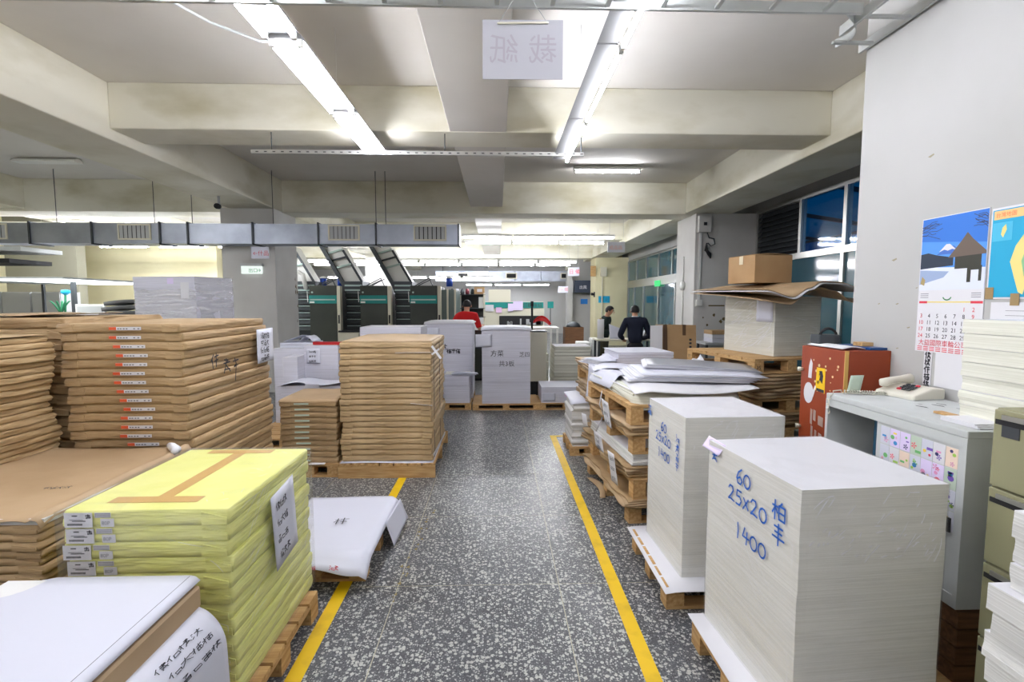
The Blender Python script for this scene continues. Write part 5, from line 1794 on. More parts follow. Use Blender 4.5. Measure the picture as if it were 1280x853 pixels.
P4(fr, 0, .375, 0, .722, 0, .004, paper, 'calendar_sheet', t)
sky = P4(fr, 0.004, .372, .335, .718, .004, .0048, M('print_sky', S(84, 148, 226), .35), 'photo_print', t)
for nm, poly, m, k in [('print_upper_sky', [(.004, .60), (.372, .56), (.372, .718), (.004, .718)], M('print_deep_sky', S(56, 118, 206), .35), 1),
                       ('print_snow_ground', [(.004, .335), (.372, .335), (.372, .44), (.2, .45), (.004, .46)], M('print_snow', S(214, 220, 234), .4), 2),
                       ('print_path', [(.004, .365), (.15, .40), (.18, .43), (.004, .445)], M('print_ice', S(150, 168, 200), .4), 3),
                       ('print_mountain_base', [(.10, .52), (.17, .565), (.2, .56), (.25, .52)], M('print_blue_slope', S(70, 110, 190), .4), 2),
                       ('print_mountain_snow', [(.115, .535), (.155, .572), (.175, .572), (.215, .538), (.19, .545), (.165, .538), (.145, .545)], paper, 3),
                       ('print_trees', [(.004, .45), (.2, .46), (.2, .50), (.15, .51), (.1, .52), (.05, .535), (.004, .53)], M('print_dark_trees', S(40, 52, 70), .4), 3),
                       ('print_roof', [(.17, .50), (.24, .58), (.27, .62), (.30, .585), (.372, .52), (.372, .505)], M('print_thatch', S(104, 90, 80), .4), 4),
                       ('print_hut_wall', [(.21, .44), (.21, .502), (.35, .505), (.35, .44)], M('print_hut', S(58, 58, 50), .4), 4),
                       ('print_posts', [(.28, .37), (.30, .37), (.3, .43), (.34, .43), (.34, .375), (.355, .375), (.355, .45), (.28, .45)], MATS['print_hut'], 5),
                       ('print_bush', [(.01, .37), (.035, .36), (.04, .39), (.02, .41)], M('print_straw', S(170, 150, 100), .4), 5)]:
    MB().prism(poly, fr, .0048, .0048 + .0002 * k).build(nm, m, sky)
mb = MB()
rr = random.Random(2)
for k in range(9):
    x, y = .004, .66 + rr.uniform(-.04, .02)
    ln = [(x, y)]
    for q in range(4):
        x += rr.uniform(.015, .035)
        y += rr.uniform(-.012, .014)
        ln.append((x, y))
    rib([ln], fr, .0028, .0056, mb=mb)
    x, y = .372, .64 + rr.uniform(-.03, .05)
    ln = [(x, y)]
    for q in range(3):
        x -= rr.uniform(.012, .03)
        y += rr.uniform(-.006, .02)
        ln.append((x, y))
    rib([ln], fr, .0028, .0056, mb=mb)
mb.build('print_branches', M('print_branch', S(60, 62, 84), .4), sky)['kind'] = 'stuff'
P4(fr, .01, .372, .268, .274, .004, .0046, M('yellow_rule', S(230, 210, 110), .5), 'yellow_rule', t)
P4(fr, .01, .06, .264, .276, .0046, .0052, ink_r, 'red_rule', t)
P4(fr, .31, .372, .264, .276, .0046, .0052, ink_r, 'red_rule', t)
mm = text_mb('1', .05, frame((.165, 0, 0.285), (0, -1, 0), (0, 0, 1)), lift=.005)
mm.build('month_number', ink_r, t)
rib([arc(.178, .302, .024, .02, 200, 340, 8)], fr, .006, .005).build('laurel_print', M('laurel_green', S(70, 150, 90), .5), t)
for x in (.015, .31):
    mm = MB()
    for k in range(3):
        mm.prism([(x, .294 + k * .01), (x + .05, .294 + k * .01), (x + .05, .297 + k * .01), (x, .297 + k * .01)], fr, .004, .0046)
    mm.build('fine_print', inkg, t)
bk, rd = MB(), MB()
for row in range(5):
    for c_ in range(7):
        n_ = row * 7 + c_ - 4
        if 1 <= n_ <= 31:
            fx = frame((0, -(.028 + c_ * .05), .222 - row * .036), (0, -1, 0), (0, 0, 1))
            text_mb(str(n_), .031, fx, lift=.005, align='CENTER', mb=rd if c_ in (0, 6) or n_ == 1 else bk)
bk.build('date_numbers', ink, t)
rd.build('holiday_numbers', ink_r, t)
text_mb('大益國際車輪公司', .036, frame((0, -.02, .038), (0, -1, 0), (0, 0, 1)), lift=.005).build('printed_name', ink_r, t)
mm = MB()
for k in range(3):
    for q in range(9):
        mm.prism([(.015 + q * .038, .007 + k * .009), (.045 + q * .038, .007 + k * .009), (.045 + q * .038, .011 + k * .009), (.015 + q * .038, .011 + k * .009)], fr, .004, .0046)
mm.build('fine_print', ink_r, t)
# map
t = thing('wall_map', 'blue map of an island pinned up beside the wall calendar', 'map', (WXF, 2.325, 1.715))
P4(fr, 0, .62, 0, .425, 0, .003, paper, 'map_sheet', t)
P4(fr, .006, .614, .008, .415, .003, .0036, cyan_p, 'sea_print', t)
P4(fr, .012, .155, .37, .41, .0036, .0042, M('orange_bar', S(244, 196, 130), .5), 'title_bar', t)
text_mb('台灣地圖', .024, frame((0, -.02, .381), (0, -1, 0), (0, 0, 1)), lift=.0045).build('title_print', orange, t)
MB().prism([(.10, .17), (.125, .09), (.145, .03), (.165, .02), (.175, .07), (.22, .14), (.27, .26), (.28, .36), (.25, .40), (.21, .38), (.16, .30), (.12, .24)], fr, .0036, .0042).build('land_print', M('land_tan', S(228, 210, 130), .5), t)
MB().prism([(.165, .10), (.21, .16), (.255, .28), (.25, .35), (.21, .33), (.17, .24), (.15, .17)], fr, .0042, .0048).build('hill_print', M('land_green', S(140, 190, 140), .5), t)
P4(fr, .01, .10, .27, .355, .0036, .0042, M('inset_blue', S(70, 180, 214), .5), 'inset_map', t)
MB().prism([(.05, .30), (.06, .285), (.075, .32), (.07, .345), (.055, .33)], fr, .0042, .0048).build('inset_land', MATS['land_tan'], t)
for (x, y) in [(.0, .0), (.12, -.03)]:
    P4(fr, x - .005, x + .035, y, y + .055, .0048, .006, M('old_tape', S(150, 126, 86), .5), 'brown_tape_piece', t)
t = thing('wall_chart', 'white printed sheet taped below the island map', 'poster', (WXF, 2.30, 1.42))
P4(fr, 0, .5, 0, .28, 0, .002, paper, 'chart_sheet', t)
mm = MB()
for k in range(6):
    mm.prism([(.07, .13 + k * .022), (.42, .13 + k * .022), (.42, .1318 + k * .022), (.07, .1318 + k * .022)], fr, .002, .0026)
mm.build('table_rules', inkg, t)
t = thing('paper_strip', 'narrow black-lettered strip hanging on the wall below the calendar', 'paper', (WXF, 2.65, 1.25))
P4(fr, 0, .05, 0, .185, 0, .002, paper, 'strip_sheet', t)
rib(scrawl(97, 5, True), fr, .006, .003, .034, (.008, .145)).build('lettering', ink, t)
t = thing('wall_paper', 'white sheet stuck on the wall behind the telephone', 'paper', (WXF, 2.58, 1.19))
P4(fr, 0, .26, .06, .30, 0, .0015, paper, 'sheet', t)

# ================================================================== grey stacks in the middle distance
pallet('wooden pallet under the grey board stack with ink characters', -.40, .66, 7.72, 8.5, h=.10, n=6)
j = paper_stack('tall grey board stack with black ink characters facing the aisle end', .135, 8.12, .101, .76, .76, 1.18, mats=[board_g, paper_d], seed=41, groups=3, jit=.003)
fr = frame((-.38, -.3835, 0), (1, 0, 0), (0, 0, 1))
mm = text_mb('方菜', .105, frame((-.25, -.3835, .76), (1, 0, 0), (0, 0, 1)), lift=.003)
text_mb('共3板', .10, frame((-.12, -.3835, .60), (1, 0, 0), (0, 0, 1)), lift=.003, mb=mm)
text_mb('芝四', .085, frame((.2, -.3835, .75), (1, 0, 0), (0, 0, 1)), lift=.003, mb=mm)
mm.build('ink_writing', ink, j)['kind'] = 'stuff'
o = MB().sheet(lambda u, v: (-.26 + .79 * u, 7.72 + .79 * v, 1.288 + .018 * math.sin(PI * u) ** .5 - (.5 * (.06 - v) if v < .06 else 0)), 14, 10, .012).build('cover_sheet', paper_d)
tag(o, 'bright cover sheets on the stack with ink characters', 'paper')
note('white note taped to the corner of the stack with ink characters', frame((-.345, 7.715, 1.00), (1, -.0, .03), (0, 0, 1)), .25, .2, rows=0)
pallet('wooden pallet under the grey board stacks left of the ink-marked stack', -1.22, -.42, 7.76, 9.1, h=.10, n=7)
i_ = paper_stack('tall grey board stack with a white note, left of the ink-marked stack', -.81, 8.62, .101, .78, .8, 1.26, mats=[board_g, board_t], seed=42, groups=2, jit=.003)
mm = rib(scrawl(66, 3), frame((-.39, -.403, 0), (1, 0, 0), (0, 0, 1)), .012, .003, .07, (.36, .76))
rib(scrawl(67, 1), frame((-.39, -.403, 0), (1, 0, 0), (0, 0, 1)), .012, .003, .09, (.27, .82), mb=mm)
mm.build('ink_writing', ink, i_)['kind'] = 'stuff'
o = MB().sheet(lambda u, v: (-1.215 + .82 * u, 8.2 + .84 * v, 1.368 + .012 * math.sin(PI * u) ** .4 - (.6 * (.05 - v) if v < .05 else 0) - (.4 * (u - .95) if u > .95 else 0)), 14, 10, .012).build('cover_sheet', board_t)
tag(o, 'grey cover sheet on the stack left of the ink-marked stack', 'paper')
note('white note hanging on the upper left of the grey stack with the cover sheet', frame((-1.18, 8.205, 1.11), (1, 0, 0), (0, 0, 1)), .215, .17, rows=0)
paper_stack('half-height grey board stack before the taller grey stack', -.65, 7.98, .101, .40, .36, .46, mats=[board_g, paper_e], seed=43, groups=3, jit=.003)
t = thing('sheet_stack', 'loose white papers lying on the half-height grey stack', 'paper', (-.62, 7.90, .564), math.radians(8))
for k in range(3):
    MB().sheet(lambda u, v, k=k: (-.12 + .36 * u + .03 * k, -.13 + .2 * v, .004 + .012 * k - .03 * u), 6, 3, .003).build('sheet', paper_d, t)
# dark box added to close the bright gap between the stacks
t = thing('gap_filler_box', 'added dark box filling the bright gap between the two tall grey stacks', 'cabinet', (-.42, 10.9, 0))
B(-.45, .3, -.2, .25, .05, 1.1).build('cabinet_body', press_g, t, bevel=.01)
B(-.43, .28, -.19, .24, 0, .05).build('plinth', dark, t)
B(-.1, .2, -.21, -.2, .7, .9).build('front_plate', darkmetal, t)
# machine bed / feeder between
t = thing('feeder_cabinet', 'cream machine cabinet right of the ink-marked stack', 'machine', (.70, 9.0, 0))
B(-.12, .17, -.2, .3, .28, 1.17).build('cabinet_body', cream_m, t, bevel=.01)
B(-.11, .16, -.19, .29, 0, .28).build('plinth', dark, t)
B(-.13, .18, -.21, .31, 1.17, 1.19).build('top', darkmetal, t)
t = thing('work_table', 'cream work table beyond the cream machine cabinet', 'table', (.98, 10.2, 0))
B(-.33, .26, -.25, .4, 1.16, 1.19).build('table_top', whitemetal, t)
B(-.30, .02, -.2, .38, .15, 1.16).build('side_panel', cream_m, t)
for x in (.1, .23):
    B(x - .02, x + .02, -.2, -.16, 0, 1.16).build('leg', whitemetal, t)
o = MB().sheet(lambda u, v: (.74 + .34 * u, 10.05 + .25 * v, 1.195 + .22 * math.sin(PI * (.15 + .8 * u)) ** .7 * (1 - .4 * v)), 12, 6, .03).build('red_cloth', red_c)
tag(o, 'bright red cloth bundle on the work table', 'cloth')
t = thing('stand_pole', 'thin black post beside the red cloth', 'post', (.69, 9.95, 0))
MB().tube([(0, 0, 0), (0, 0, 1.62)], .022, 8).build('pole', dark, t)
MB().tube([(0, 0, 1.62), (0, 0, 1.72)], [.03, .03], 8).build('pole_cap', dark, t)
# ivory stacks beyond the aisle end
pallet('wooden pallet under the ivory ream stack beyond the aisle end', .98, 1.75, 8.9, 9.7, h=.11, n=5)
paper_stack('ivory ream stack beyond the aisle end', 1.37, 9.3, .111, .66, .62, .78, mats=[ivory_e, paper], seed=44, groups=3, jit=.015)
pallet('wooden pallet under the narrow pale stack beyond the ink-marked stack', .72, 1.02, 9.55, 10.0, h=.1, n=3)
t = None
for k in range(4):
    o = B(.74, .99, 9.6, 9.95, .101 + k * .15, .101 + k * .15 + .14).build('paper_bundle', ivory_e)
    tag(o, 'narrow ivory bundle, %s of the short pile left of the ivory ream stack' % ['lowest', 'second', 'third', 'uppermost'][k], 'paper bundle', 'narrow ivory bundles')
pallet('wooden pallet under the low lilac-noted sheet stack at the aisle end', .66, 1.50, 7.72, 8.4, h=.11, n=5)
paper_stack('low pale sheet stack with white and pink notes at the aisle end', 1.08, 8.06, .111, .78, .64, .25, mats=[board_g, paper_d], seed=45, groups=2)
note('white note on the front of the low stack at the aisle end', frame((.71, 7.735, .14), (1, 0, 0), (0, 0, 1)), .2, .13, rows=0)
o = MB().prism(arc(0, 0, .1, .055, 0, 340, 14), frame((1.16, 7.737, .235), (1, 0, 0), (0, 0, 1)), 0, .002).build('pink_note', pink)
tag(o, 'oval pink paper on the front of the low stack at the aisle end', 'note')

# ---- stacks between the column and the tall plain kraft stack
pallet('wooden pallet under the grey stacks behind the green-labelled kraft', -2.95, -2.02, 5.72, 7.1, h=.12, n=7)
paper_stack('low grey stack under rumpled sheets behind the green-labelled kraft', -2.14, 5.86, .121, .70, .30, .62, mats=[board_g, paper_d], seed=51, groups=3)
o = MB().sheet(lambda u, v: (-2.52 + .75 * u, 5.68 + .36 * v, .752 + .02 * math.sin(7 * u) + .02 - (.12 * (.3 - u) if u < .3 else 0)), 14, 6, .003).build('rumpled_sheet', paper_d)
tag(o, 'rumpled white sheets on the low grey stack behind the green-labelled kraft', 'paper')
note('folded white note on the front of the low grey stack behind the kraft', frame((-2.19, 5.66, .69), (1, 0, 0), (0, -.2, 1)), .16, .09, rows=0)
paper_stack('tall grey stack with a white note and a red bar on top', -2.22, 6.55, .121, .42, .55, 1.04, mats=[board_g, board_t], seed=52, groups=3)
note('white note with small black print on the tall grey stack with the red bar', frame((-2.40, 6.268, .93), (1, 0, 0), (0, 0, 1)), .17, .19, seed=8, rows=3, size=.028, cols=3, pw=.004)
o = B(-2.33, -1.98, 6.3, 6.36, 1.163, 1.20).build('red_bar', M('red_lacquer', S(176, 36, 40), .4))
tag(o, 'thin red bar lying on the tall grey stack', 'bar')
paper_stack('broad grey stack against the column carrying loose white papers', -2.68, 6.8, .121, .46, .6, .98, mats=[board_g, board_t], seed=53, groups=3)
o = B(-2.60, -2.43, 6.05, 6.4, .121, 1.04).build('board_bundle', board_g)
tag(o, 'narrow upright grey board bundle before the broad grey stack', 'board bundle')
B(-2.604, -2.60, 6.05, 6.12, .8, 1.03).build('white_edge', paper, o)
t = thing('sheet_stack', 'folded white papers heaped on the broad grey stack', 'paper', (-2.66, 6.78, 1.103))
for k in range(3):
    B(-.20, .22, -.2, .2, .002 + k * .022, .02 + k * .022).build('sheet', paper_d, t)
MB().sheet(lambda u, v: (-.18 + .25 * u, -.15 + .3 * v, .075 + .09 * u * (1 - .3 * v)), 6, 4, .004).build('folded_sheet', paper_d, t)
MB().sheet(lambda u, v: (.03 + .18 * u, -.15 + .3 * v, .075 + .07 * math.sin(PI * u)), 6, 4, .004).build('folded_sheet', paper_d, t)
t = thing('paper_trolley', 'long grey stack behind the tall plain kraft stack', 'paper stack', (-1.42, 6.9, 0))
stack_mesh(.80, .6, 1.25, 61).build('sheets', [board_g, board_t], t).location = (0, 0, .121)
B(-.4, .4, -.3, .3, 0, .12).build('base_board', wood_d, t)

# ================================================================== printing press
t = thing('printing_press', 'long dark green printing press with teal bands beyond the left column', 'printing press', (-3.3, 12.3, 0))
for k, x in enumerate((-2.38, -1.11, .07, 1.24)):
    # cabinet panels, front face towards the camera
    if k < 3:
        x0 = x + 1.27 - .02
    xx = [-1.11, .07, 1.24][k] if k < 3 else None
    if xx is None:
        continue
    p = B(xx, xx + .63, -.5, 1.2, .12, 2.09).build('side_panel', press_g, t, bevel=.01)
    B(xx - .005, xx + .632, -.512, -.501, 1.67, 1.86).build('teal_band', teal, p)
    B(xx + .02, xx + .60, -.518, -.513, 1.745, 1.775).build('silver_strip', silver, p)
    MB().tube([(xx + .07, -.515, 1.93), (xx + .07, -.5, 1.93)], .022, 10).build('badge', silver, p)
    B(xx + .645, xx + .72, -.52, -.35, .12, 2.08).build('end_post', cream_m, t)
    B(xx + .665, xx + .70, -.528, -.521, 1.2, 1.4).build('post_handle', dark, t)
    m = MB()
    for a, b in (((xx + .05, -.1, 2.1), (xx + .4, -.1, 2.28)), ((xx + .4, -.1, 2.28), (xx + .48, -.1, 2.1)), ((xx + .12, -.1, 2.1), (xx + .42, -.1, 2.24)), ((xx + .05, .3, 2.1), (xx + .4, .3, 2.28))):
        m.bar(a, b, .02, .02)
    m.build('guard_rail', darkmetal, t)
    B(xx + .02, xx + .12, -.54, -.515, 1.68, 1.72).build('door_catch', whitemetal, p)
    MB().bar((xx - .02, -.55, 1.70), (xx - .03, -.55, 1.95), .012, .012).build('door_handle', whitemetal, t)
for k, xx in enumerate((-1.53, -.37, .82)):
    # recess with stepped guards between the panels, and the raised hood above it
    w_ = .38 if k else .42
    B(xx, xx + w_, -.1, 1.1, .12, 1.95).build('print_unit', press_k, t)
    for q in range(6):
        z = 1.02 + q * .16
        m = MB()
        m.prism([(0, 0), (w_, 0), (w_, .13), (0, .13)], frame((xx, -.14 - .02 * (q % 2), z), (1, 0, 0), (0, .15, 1)), -.03, .015)
        g = m.build('step_guard', press_k, t)
        B(xx + .03, xx + w_ - .03, -.18, -.165, z + .10, z + .115).build('guard_edge', silver, g)
    sx = xx - .08
    # raised hood leaning to the upper left
    f2 = frame((sx + .12, .0, 1.95), (1, 0, 0), (-.46, 0, .89))
    o_ = f2[0]
    up = Vector((-.5, 0, .866))
    ac = Vector((.866, 0, .5)) * .36
    A = o_ + Vector((.02, 0, .05))
    pl = [A, A + ac, A + ac + up * 1.0, A + up * 1.25]
    m = MB()
    m.add([p_ for p_ in pl] + [p_ + Vector((0, .5, 0)) for p_ in pl], [(0, 1, 2, 3), (7, 6, 5, 4), (0, 4, 5, 1), (1, 5, 6, 2), (2, 6, 7, 3), (3, 7, 4, 0)])
    hd = m.build('raised_hood', whitemetal, t)
    MB().bar(A + Vector((-.03, -.03, -.05)), A + up * 1.32 + Vector((-.03, -.03, 0)), .11, .09).build('hood_rail', darkmetal, t)
    MB().bar(A + ac + Vector((.0, -.02, .0)), A + ac + up * .9 + Vector((0, -.02, 0)), .03, .05).build('hood_rail', darkmetal, t)
    for q in range(3):
        MB().bar(A + up * (.62 + q * .2) + Vector((.02, -.02, 0)), A + ac + up * (.52 + q * .2) + Vector((0, -.02, 0)), .05, .04).build('hood_slat', darkmetal if q % 2 else silver, t)
    B(xx - .02, xx + w_ + .04, -.2, .5, 1.93, 2.2).build('hood_base', darkmetal, t)
    for q in range(2):
        B(xx, xx + w_ + .02, -.215, -.201, 1.97 + q * .11, 2.01 + q * .11).build('hood_slot', silver, t)
B(-1.6, 2.4, -.6, 1.3, 0, .12).build('machine_base', dark, t)
B(-.40, .06, -.65, -.1, .12, 1.0).build('foot_step', cream_m, t)
B(-.41, .07, -.66, -.1, 1.0, 1.04).build('step_plate', dark, t)
B(1.9, 2.3, -.3, 1.0, .12, 2.0).build('delivery_frame', M('dull_glass_green', S(96, 112, 108), .3), t)
for x in (1.92, 2.1, 2.28):
    B(x - .02, x + .02, -.34, -.3, .12, 2.02).build('frame_post', cream_m, t)
# blue cans on the press
for k, (x, y, z) in enumerate([(-4.35, 12.6, 2.091), (-3.95, 12.9, 2.091), (-3.85, 12.4, 2.091), (-1.2, 12.5, 2.091)]):
    t2 = thing('ink_can', 'blue and white ink can on the press, %s from the left' % ['first', 'second', 'third', 'fourth'][k], 'can', (x, y, z), 0, 'ink cans on the press')
    MB().lathe((0, 0, 0), [(.08, 0), (.08, .2)], 14).build('can', M('can_blue', S(30, 70, 170), .4), t2)
    MB().lathe((0, 0, .2), [(.085, 0), (.085, .03), (.03, .05)], 14).build('lid', whitemetal, t2)
# white folding-curve guard at the far left of the press
o = MB().tube([(-4.55, 12.0, 2.0), (-4.62, 12.0, 2.35), (-4.75, 12.0, 2.45), (-4.95, 12.0, 2.4)], [.05, .06, .06, .05], 8).build('hose', whitemetal)
tag(o, 'white curved hose above the press beside the column', 'hose')

# second machine at the hall's end
t = thing('printing_press', 'cream printing machine with teal sign band at the end of the hall', 'printing press', (.5, 15.4, 0))
B(-.95, .95, 0, 2.0, 0, 1.52).build('machine_body', cream_m, t, bevel=.02)
B(-.92, .92, -.02, 0, 1.52, 1.70).build('teal_band', teal, t)
B(-.92, .92, 0, 1.8, 1.52, 1.72).build('upper_body', cream_m, t)
B(-.78, -.10, -.03, 1.0, 1.70, 2.09).build('cream_panel', cream_m, t, bevel=.01)
B(-.45, .9, -.03, -.005, 1.0, 1.28).build('dark_opening', dark, t)
m = MB()
rr = random.Random(4)
for k in range(14):
    x = rr.uniform(-.4, .85)
    m.box(x, x + rr.uniform(.04, .12), -.06, -.03, 1.0, rr.uniform(1.05, 1.2))
m.build('rollers', grey_m, t)['kind'] = 'stuff'
text_mb('印刷機組', .15, frame((.28, -.021, 1.55), (1, 0, 0), (0, 0, 1))).build('lettering', press_g, t)
for x, z, w_, h_, mt, nm in [(-.88, 1.42, .26, .2, board_t, 'pale'), (-.55, 1.38, .18, .16, pink, 'pink'), (-.18, 1.42, .16, .24, lilac, 'lilac'), (-.02, 1.45, .3, .28, lilac, 'broad lilac')]:
    o = B(x + .5, x + w_ + .5, 15.35, 15.354, z, z + h_).build('paper_note', mt)
    tag(o, '%s paper stuck on the front of the cream machine' % nm, 'note')
t = thing('sign_post', 'small teal sign plate on a thin post beside the cream machine', 'sign', (1.6, 15.02, 0))
B(-.09, .09, -.02, 0, 1.52, 1.72).build('sign_plate', teal, t)
B(-.012, .012, 0, .02, 0, 1.7).build('post', darkmetal, t)
# shelf with cartons behind the man in red
t = thing('shelf_rack', 'grey shelf rack behind the person in red', 'shelf', (-.85, 13.75, 0))
for x in (-.5, -.18, .48):
    B(x - .02, x + .02, -.15, -.11, 0, 1.95).build('post', cream_m, t)
    B(x - .02, x + .02, .2, .24, 0, 1.95).build('post', cream_m, t)
for z in (.5, 1.28, 1.52, 1.9):
    B(-.52, .5, -.15, .24, z, z + .02).build('shelf_board', darkmetal, t)
B(-.18, .48, .22, .23, 1.3, 1.9).build('back_panel', press_g, t)
for k, (x, w_, z, h_, m_, nm, c_) in enumerate([(-1.33, .13, 1.541, .28, whitemetal, 'white tin with blue print on the shelf rack', 'can'), (-1.17, .12, 1.541, .2, blue_p, 'blue box on the shelf rack', 'box'),
                                               (-.52, .12, 1.541, .3, whitemetal, 'tall white carton on the shelf rack', 'box'), (-1.3, .2, 1.301, .14, blue_p, 'blue tin on the lower shelf', 'can')]):
    o = B(x, x + w_, 13.68, 13.88, z, z + h_).build('tin' if c_ == 'can' else 'small_box', m_)
    tag(o, nm, c_)
t2 = thing('carton', 'small brown carton on top of the shelf rack', 'box', (-.5, 13.75, 1.921))
B(-.14, .14, -.12, .12, 0, .2).build('carton_body', carton, t2)
B(-.06, .08, -.123, -.12, .06, .14).build('carton_label', paper, t2)
for k in range(5):
    o = MB().lathe((-1.25 + k * .14, 13.75, 1.921), [(.05, 0), (.06, .06), (.04, .13 + .02 * (k % 2)), (.02, .15)], 10).build('jar', [darkmetal, board_g, darkmetal, M('dull_red', S(120, 50, 60), .6), press_k][k])
    tag(o, 'small jar on top of the shelf rack, %s from the left' % ORD[k].replace('top', 'first'), 'jar', 'jars on the shelf rack')
# dark air conditioner, white column, door at the far end
t = thing('air_conditioner', 'dark blue air conditioner box below the far duct', 'air conditioner', (3.62, 20.5, 2.1))
B(-.42, .45, 0, .6, 0, .5).build('case', M('dark_navy_case', S(40, 50, 68), .5), t)
text_mb('出風', .16, frame((-.25, 0, .16), (1, 0, 0), (0, 0, 1))).build('lettering', board_t, t)
struct('column_far_white', B(2.9, 3.15, 20.8, 21.1, 0, 3.0), wall_m)
dd = struct('door_1', B(3.2, 4.3, 21.2, 21.26, 0, 2.1), wall_m)
B(4.2, 4.24, 21.14, 21.2, .9, 1.1).build('door_handle', darkmetal, dd)
struct('wall_far_partition', B(3.15, 5.09, 21.3, 21.45, 0, 4.0), wall_m)
o = B(3.55, 3.85, 21.185, 21.198, 1.62, 1.84).build('blue_notice', blue_p)
tag(o, 'small blue notice on the far white door', 'sign')
t = thing('wall_notice', 'turquoise notice plate on the far cream column', 'sign', (4.15, 19.28, 1.68))
B(-.22, .22, 0, .012, 0, .26).build('plate', cyan_p, t)
text_mb('禁 止', .15, frame((-.17, 0, .07), (1, 0, 0), (0, 0, 1))).build('lettering', press_g, t)
t = thing('switch_box', 'pale electrical box on the far cream column', 'switch box', (4.1, 19.28, 2.7))
B(-.12, .12, -.1, 0, 0, .35).build('box_body', cream_m, t)
B(-.06, -.02, -.03, 0, -1.7, 0).build('conduit', cream_m, t)
t = thing('wall_lamp', 'small dark wall lamp on the far cream column edge', 'lamp', (3.78, 19.35, 2.0))
MB().tube([(0, 0, 0), (-.12, -.05, .02)], [.04, .06], 8).build('lamp_head', dark, t)
B(-.03, .02, -.02, .02, -.1, .1).build('bracket', darkmetal, t)
o = B(3.6, 3.8, 19.22, 19.29, 2.7, 3.1).build('speaker', wood)
tag(o, 'small wooden loudspeaker high on the far cream column', 'speaker')
# bundles on the far right floor
for k, (x, y, w_, h_) in enumerate([(2.35, 13.6, .35, .62), (2.75, 13.8, .3, .7), (2.0, 13.2, .3, .5)]):
    t2 = thing('shrink_bundle', 'white wrapped bundle on the floor behind the man in green, %s' % ['middle one', 'wall one', 'aisle one'][k], 'bundle', (x, y, 0), 0, 'wrapped bundles behind the man in green')
    B(-w_ / 2, w_ / 2, -.25, .25, .1, h_).build('bundle_body', paper_w, t2, bevel=.03)
    B(-w_ / 2, w_ / 2, -.25, .25, 0, .1).build('bundle_base', wood_d, t2)
t2 = thing('crate', 'brown crate with dark scrap beside the far door', 'crate', (2.45, 16.0, 0))
B(-.3, .3, -.25, .25, 0, .9).build('crate_body', wood_d, t2)
MB().lathe((0, 0, .9), [(.25, 0), (.2, .1), (.1, .16), (0, .18)], 9).build('scrap', darkmetal, t2)
t2 = thing('work_table', 'white work table before the man in navy', 'table', (2.55, 10.15, 0))
B(-.55, .65, -.25, .25, .92, .95).build('table_top', cream_m, t2)
for x in (-.5, .6):
    for y in (-.2, .2):
        B(x - .02, x + .02, y - .02, y + .02, 0, .92).build('leg', darkmetal, t2)
t3 = thing('paper_roll', 'white standing paper roll on the work table', 'paper roll', (2.12, 10.15, .951))
MB().lathe((0, 0, 0), [(.07, 0), (.07, .4)], 14).build('roll', paper, t3)
MB().lathe((0, 0, .4), [(.025, 0), (.025, .02)], 10).build('core', carton, t3)
o = MB().sheet(lambda u, v: (2.28 + .26 * u, 10.0 + .1 * v, .955 + .3 * v - .1 * u * v), 6, 6, .004).build('white_sheet', paper_d)
tag(o, 'white sheet propped up on the work table beside the man in navy', 'paper')
o = B(3.02, 3.12, 10.0, 10.2, .951, 1.12).build('black_bin', dark, None, bevel=.01)
tag(o, 'small black box on the right end of the work table', 'box')
o = MB().sheet(lambda u, v: (2.95 + .18 * u, 9.95 + .1 * v, 1.0 + .2 * math.sin(PI * u)), 6, 2, .004).build('white_sheet', paper_d)
tag(o, 'curved white sheet behind the black box on the work table', 'paper')
for k in range(3):
    o = B(4.0 + .0 * k, 4.5, 9.1 + .01 * k, 9.5, .95 + .075 * k, 1.02 + .075 * k).build('grey_box', [board_g, board_t, carton][k])
    tag(o, ['grey flat box lowest in the pile by the rust-stained column', 'pale flat box in the middle of the pile by the column', 'brown flat box on the pile by the rust-stained column'][k], 'box')
t2 = thing('side_table', 'grey side table before the rust-stained column', 'table', (4.25, 9.3, 0))
B(-.4, .4, -.25, .25, .91, .949).build('table_top', grey_m, t2)
for x in (-.36, .36):
    for y in (-.2, .2):
        B(x - .02, x + .02, y - .02, y + .02, 0, .91).build('leg', darkmetal, t2)

# ================================================================== left background
pallet('stack base under the film-wrapped grey load at left', -5.15, -3.90, 6.95, 7.9, h=.13, n=6)
gl_ = thing('paper_stack', 'film-wrapped grey block standing behind the orange-labelled stack', 'paper stack', (-4.52, 7.35, .131), math.radians(-12))
stack_mesh(.98, .7, 1.92, 71, jit=.004, groups=3).build('sheets', [board_g, board_t], gl_)
film_box(gl_, .98, .7, 1.92, film_g, 12)
B(.27, .40, -.3595, -.3575, 1.62, 1.84).build('white_label', paper, gl_)
B(.06, .16, -.3595, -.3575, 1.82, 1.90).build('lilac_label', lilac, gl_)
for k in range(4):
    o = MB().sheet(lambda u, v, k=k: (-6.0 + .85 * u + .04 * k, 7.6 + .5 * v, 1.42 + .085 * k + .04 * math.sin(PI * u)), 8, 3, .055).build('grey_felt', MATS['dark_tape'] if False else M('dark_grey_board', S(84, 84, 84), .8))
    tag(o, 'curved dark grey board, %s in the pile left of the film-wrapped block' % ['lowest', 'second lowest', 'third lowest', 'uppermost'][k], 'board', 'curved dark boards')
t2 = thing('work_bench', 'pale work bench holding the dark boards and the plant pot', 'bench', (-5.95, 7.85, 0))
B(-1.1, .75, -.35, .4, 1.35, 1.39).build('bench_top', whitemetal, t2)
B(-1.1, .75, -.33, -.31, .2, 1.35).build('front_panel', cream_m, t2)
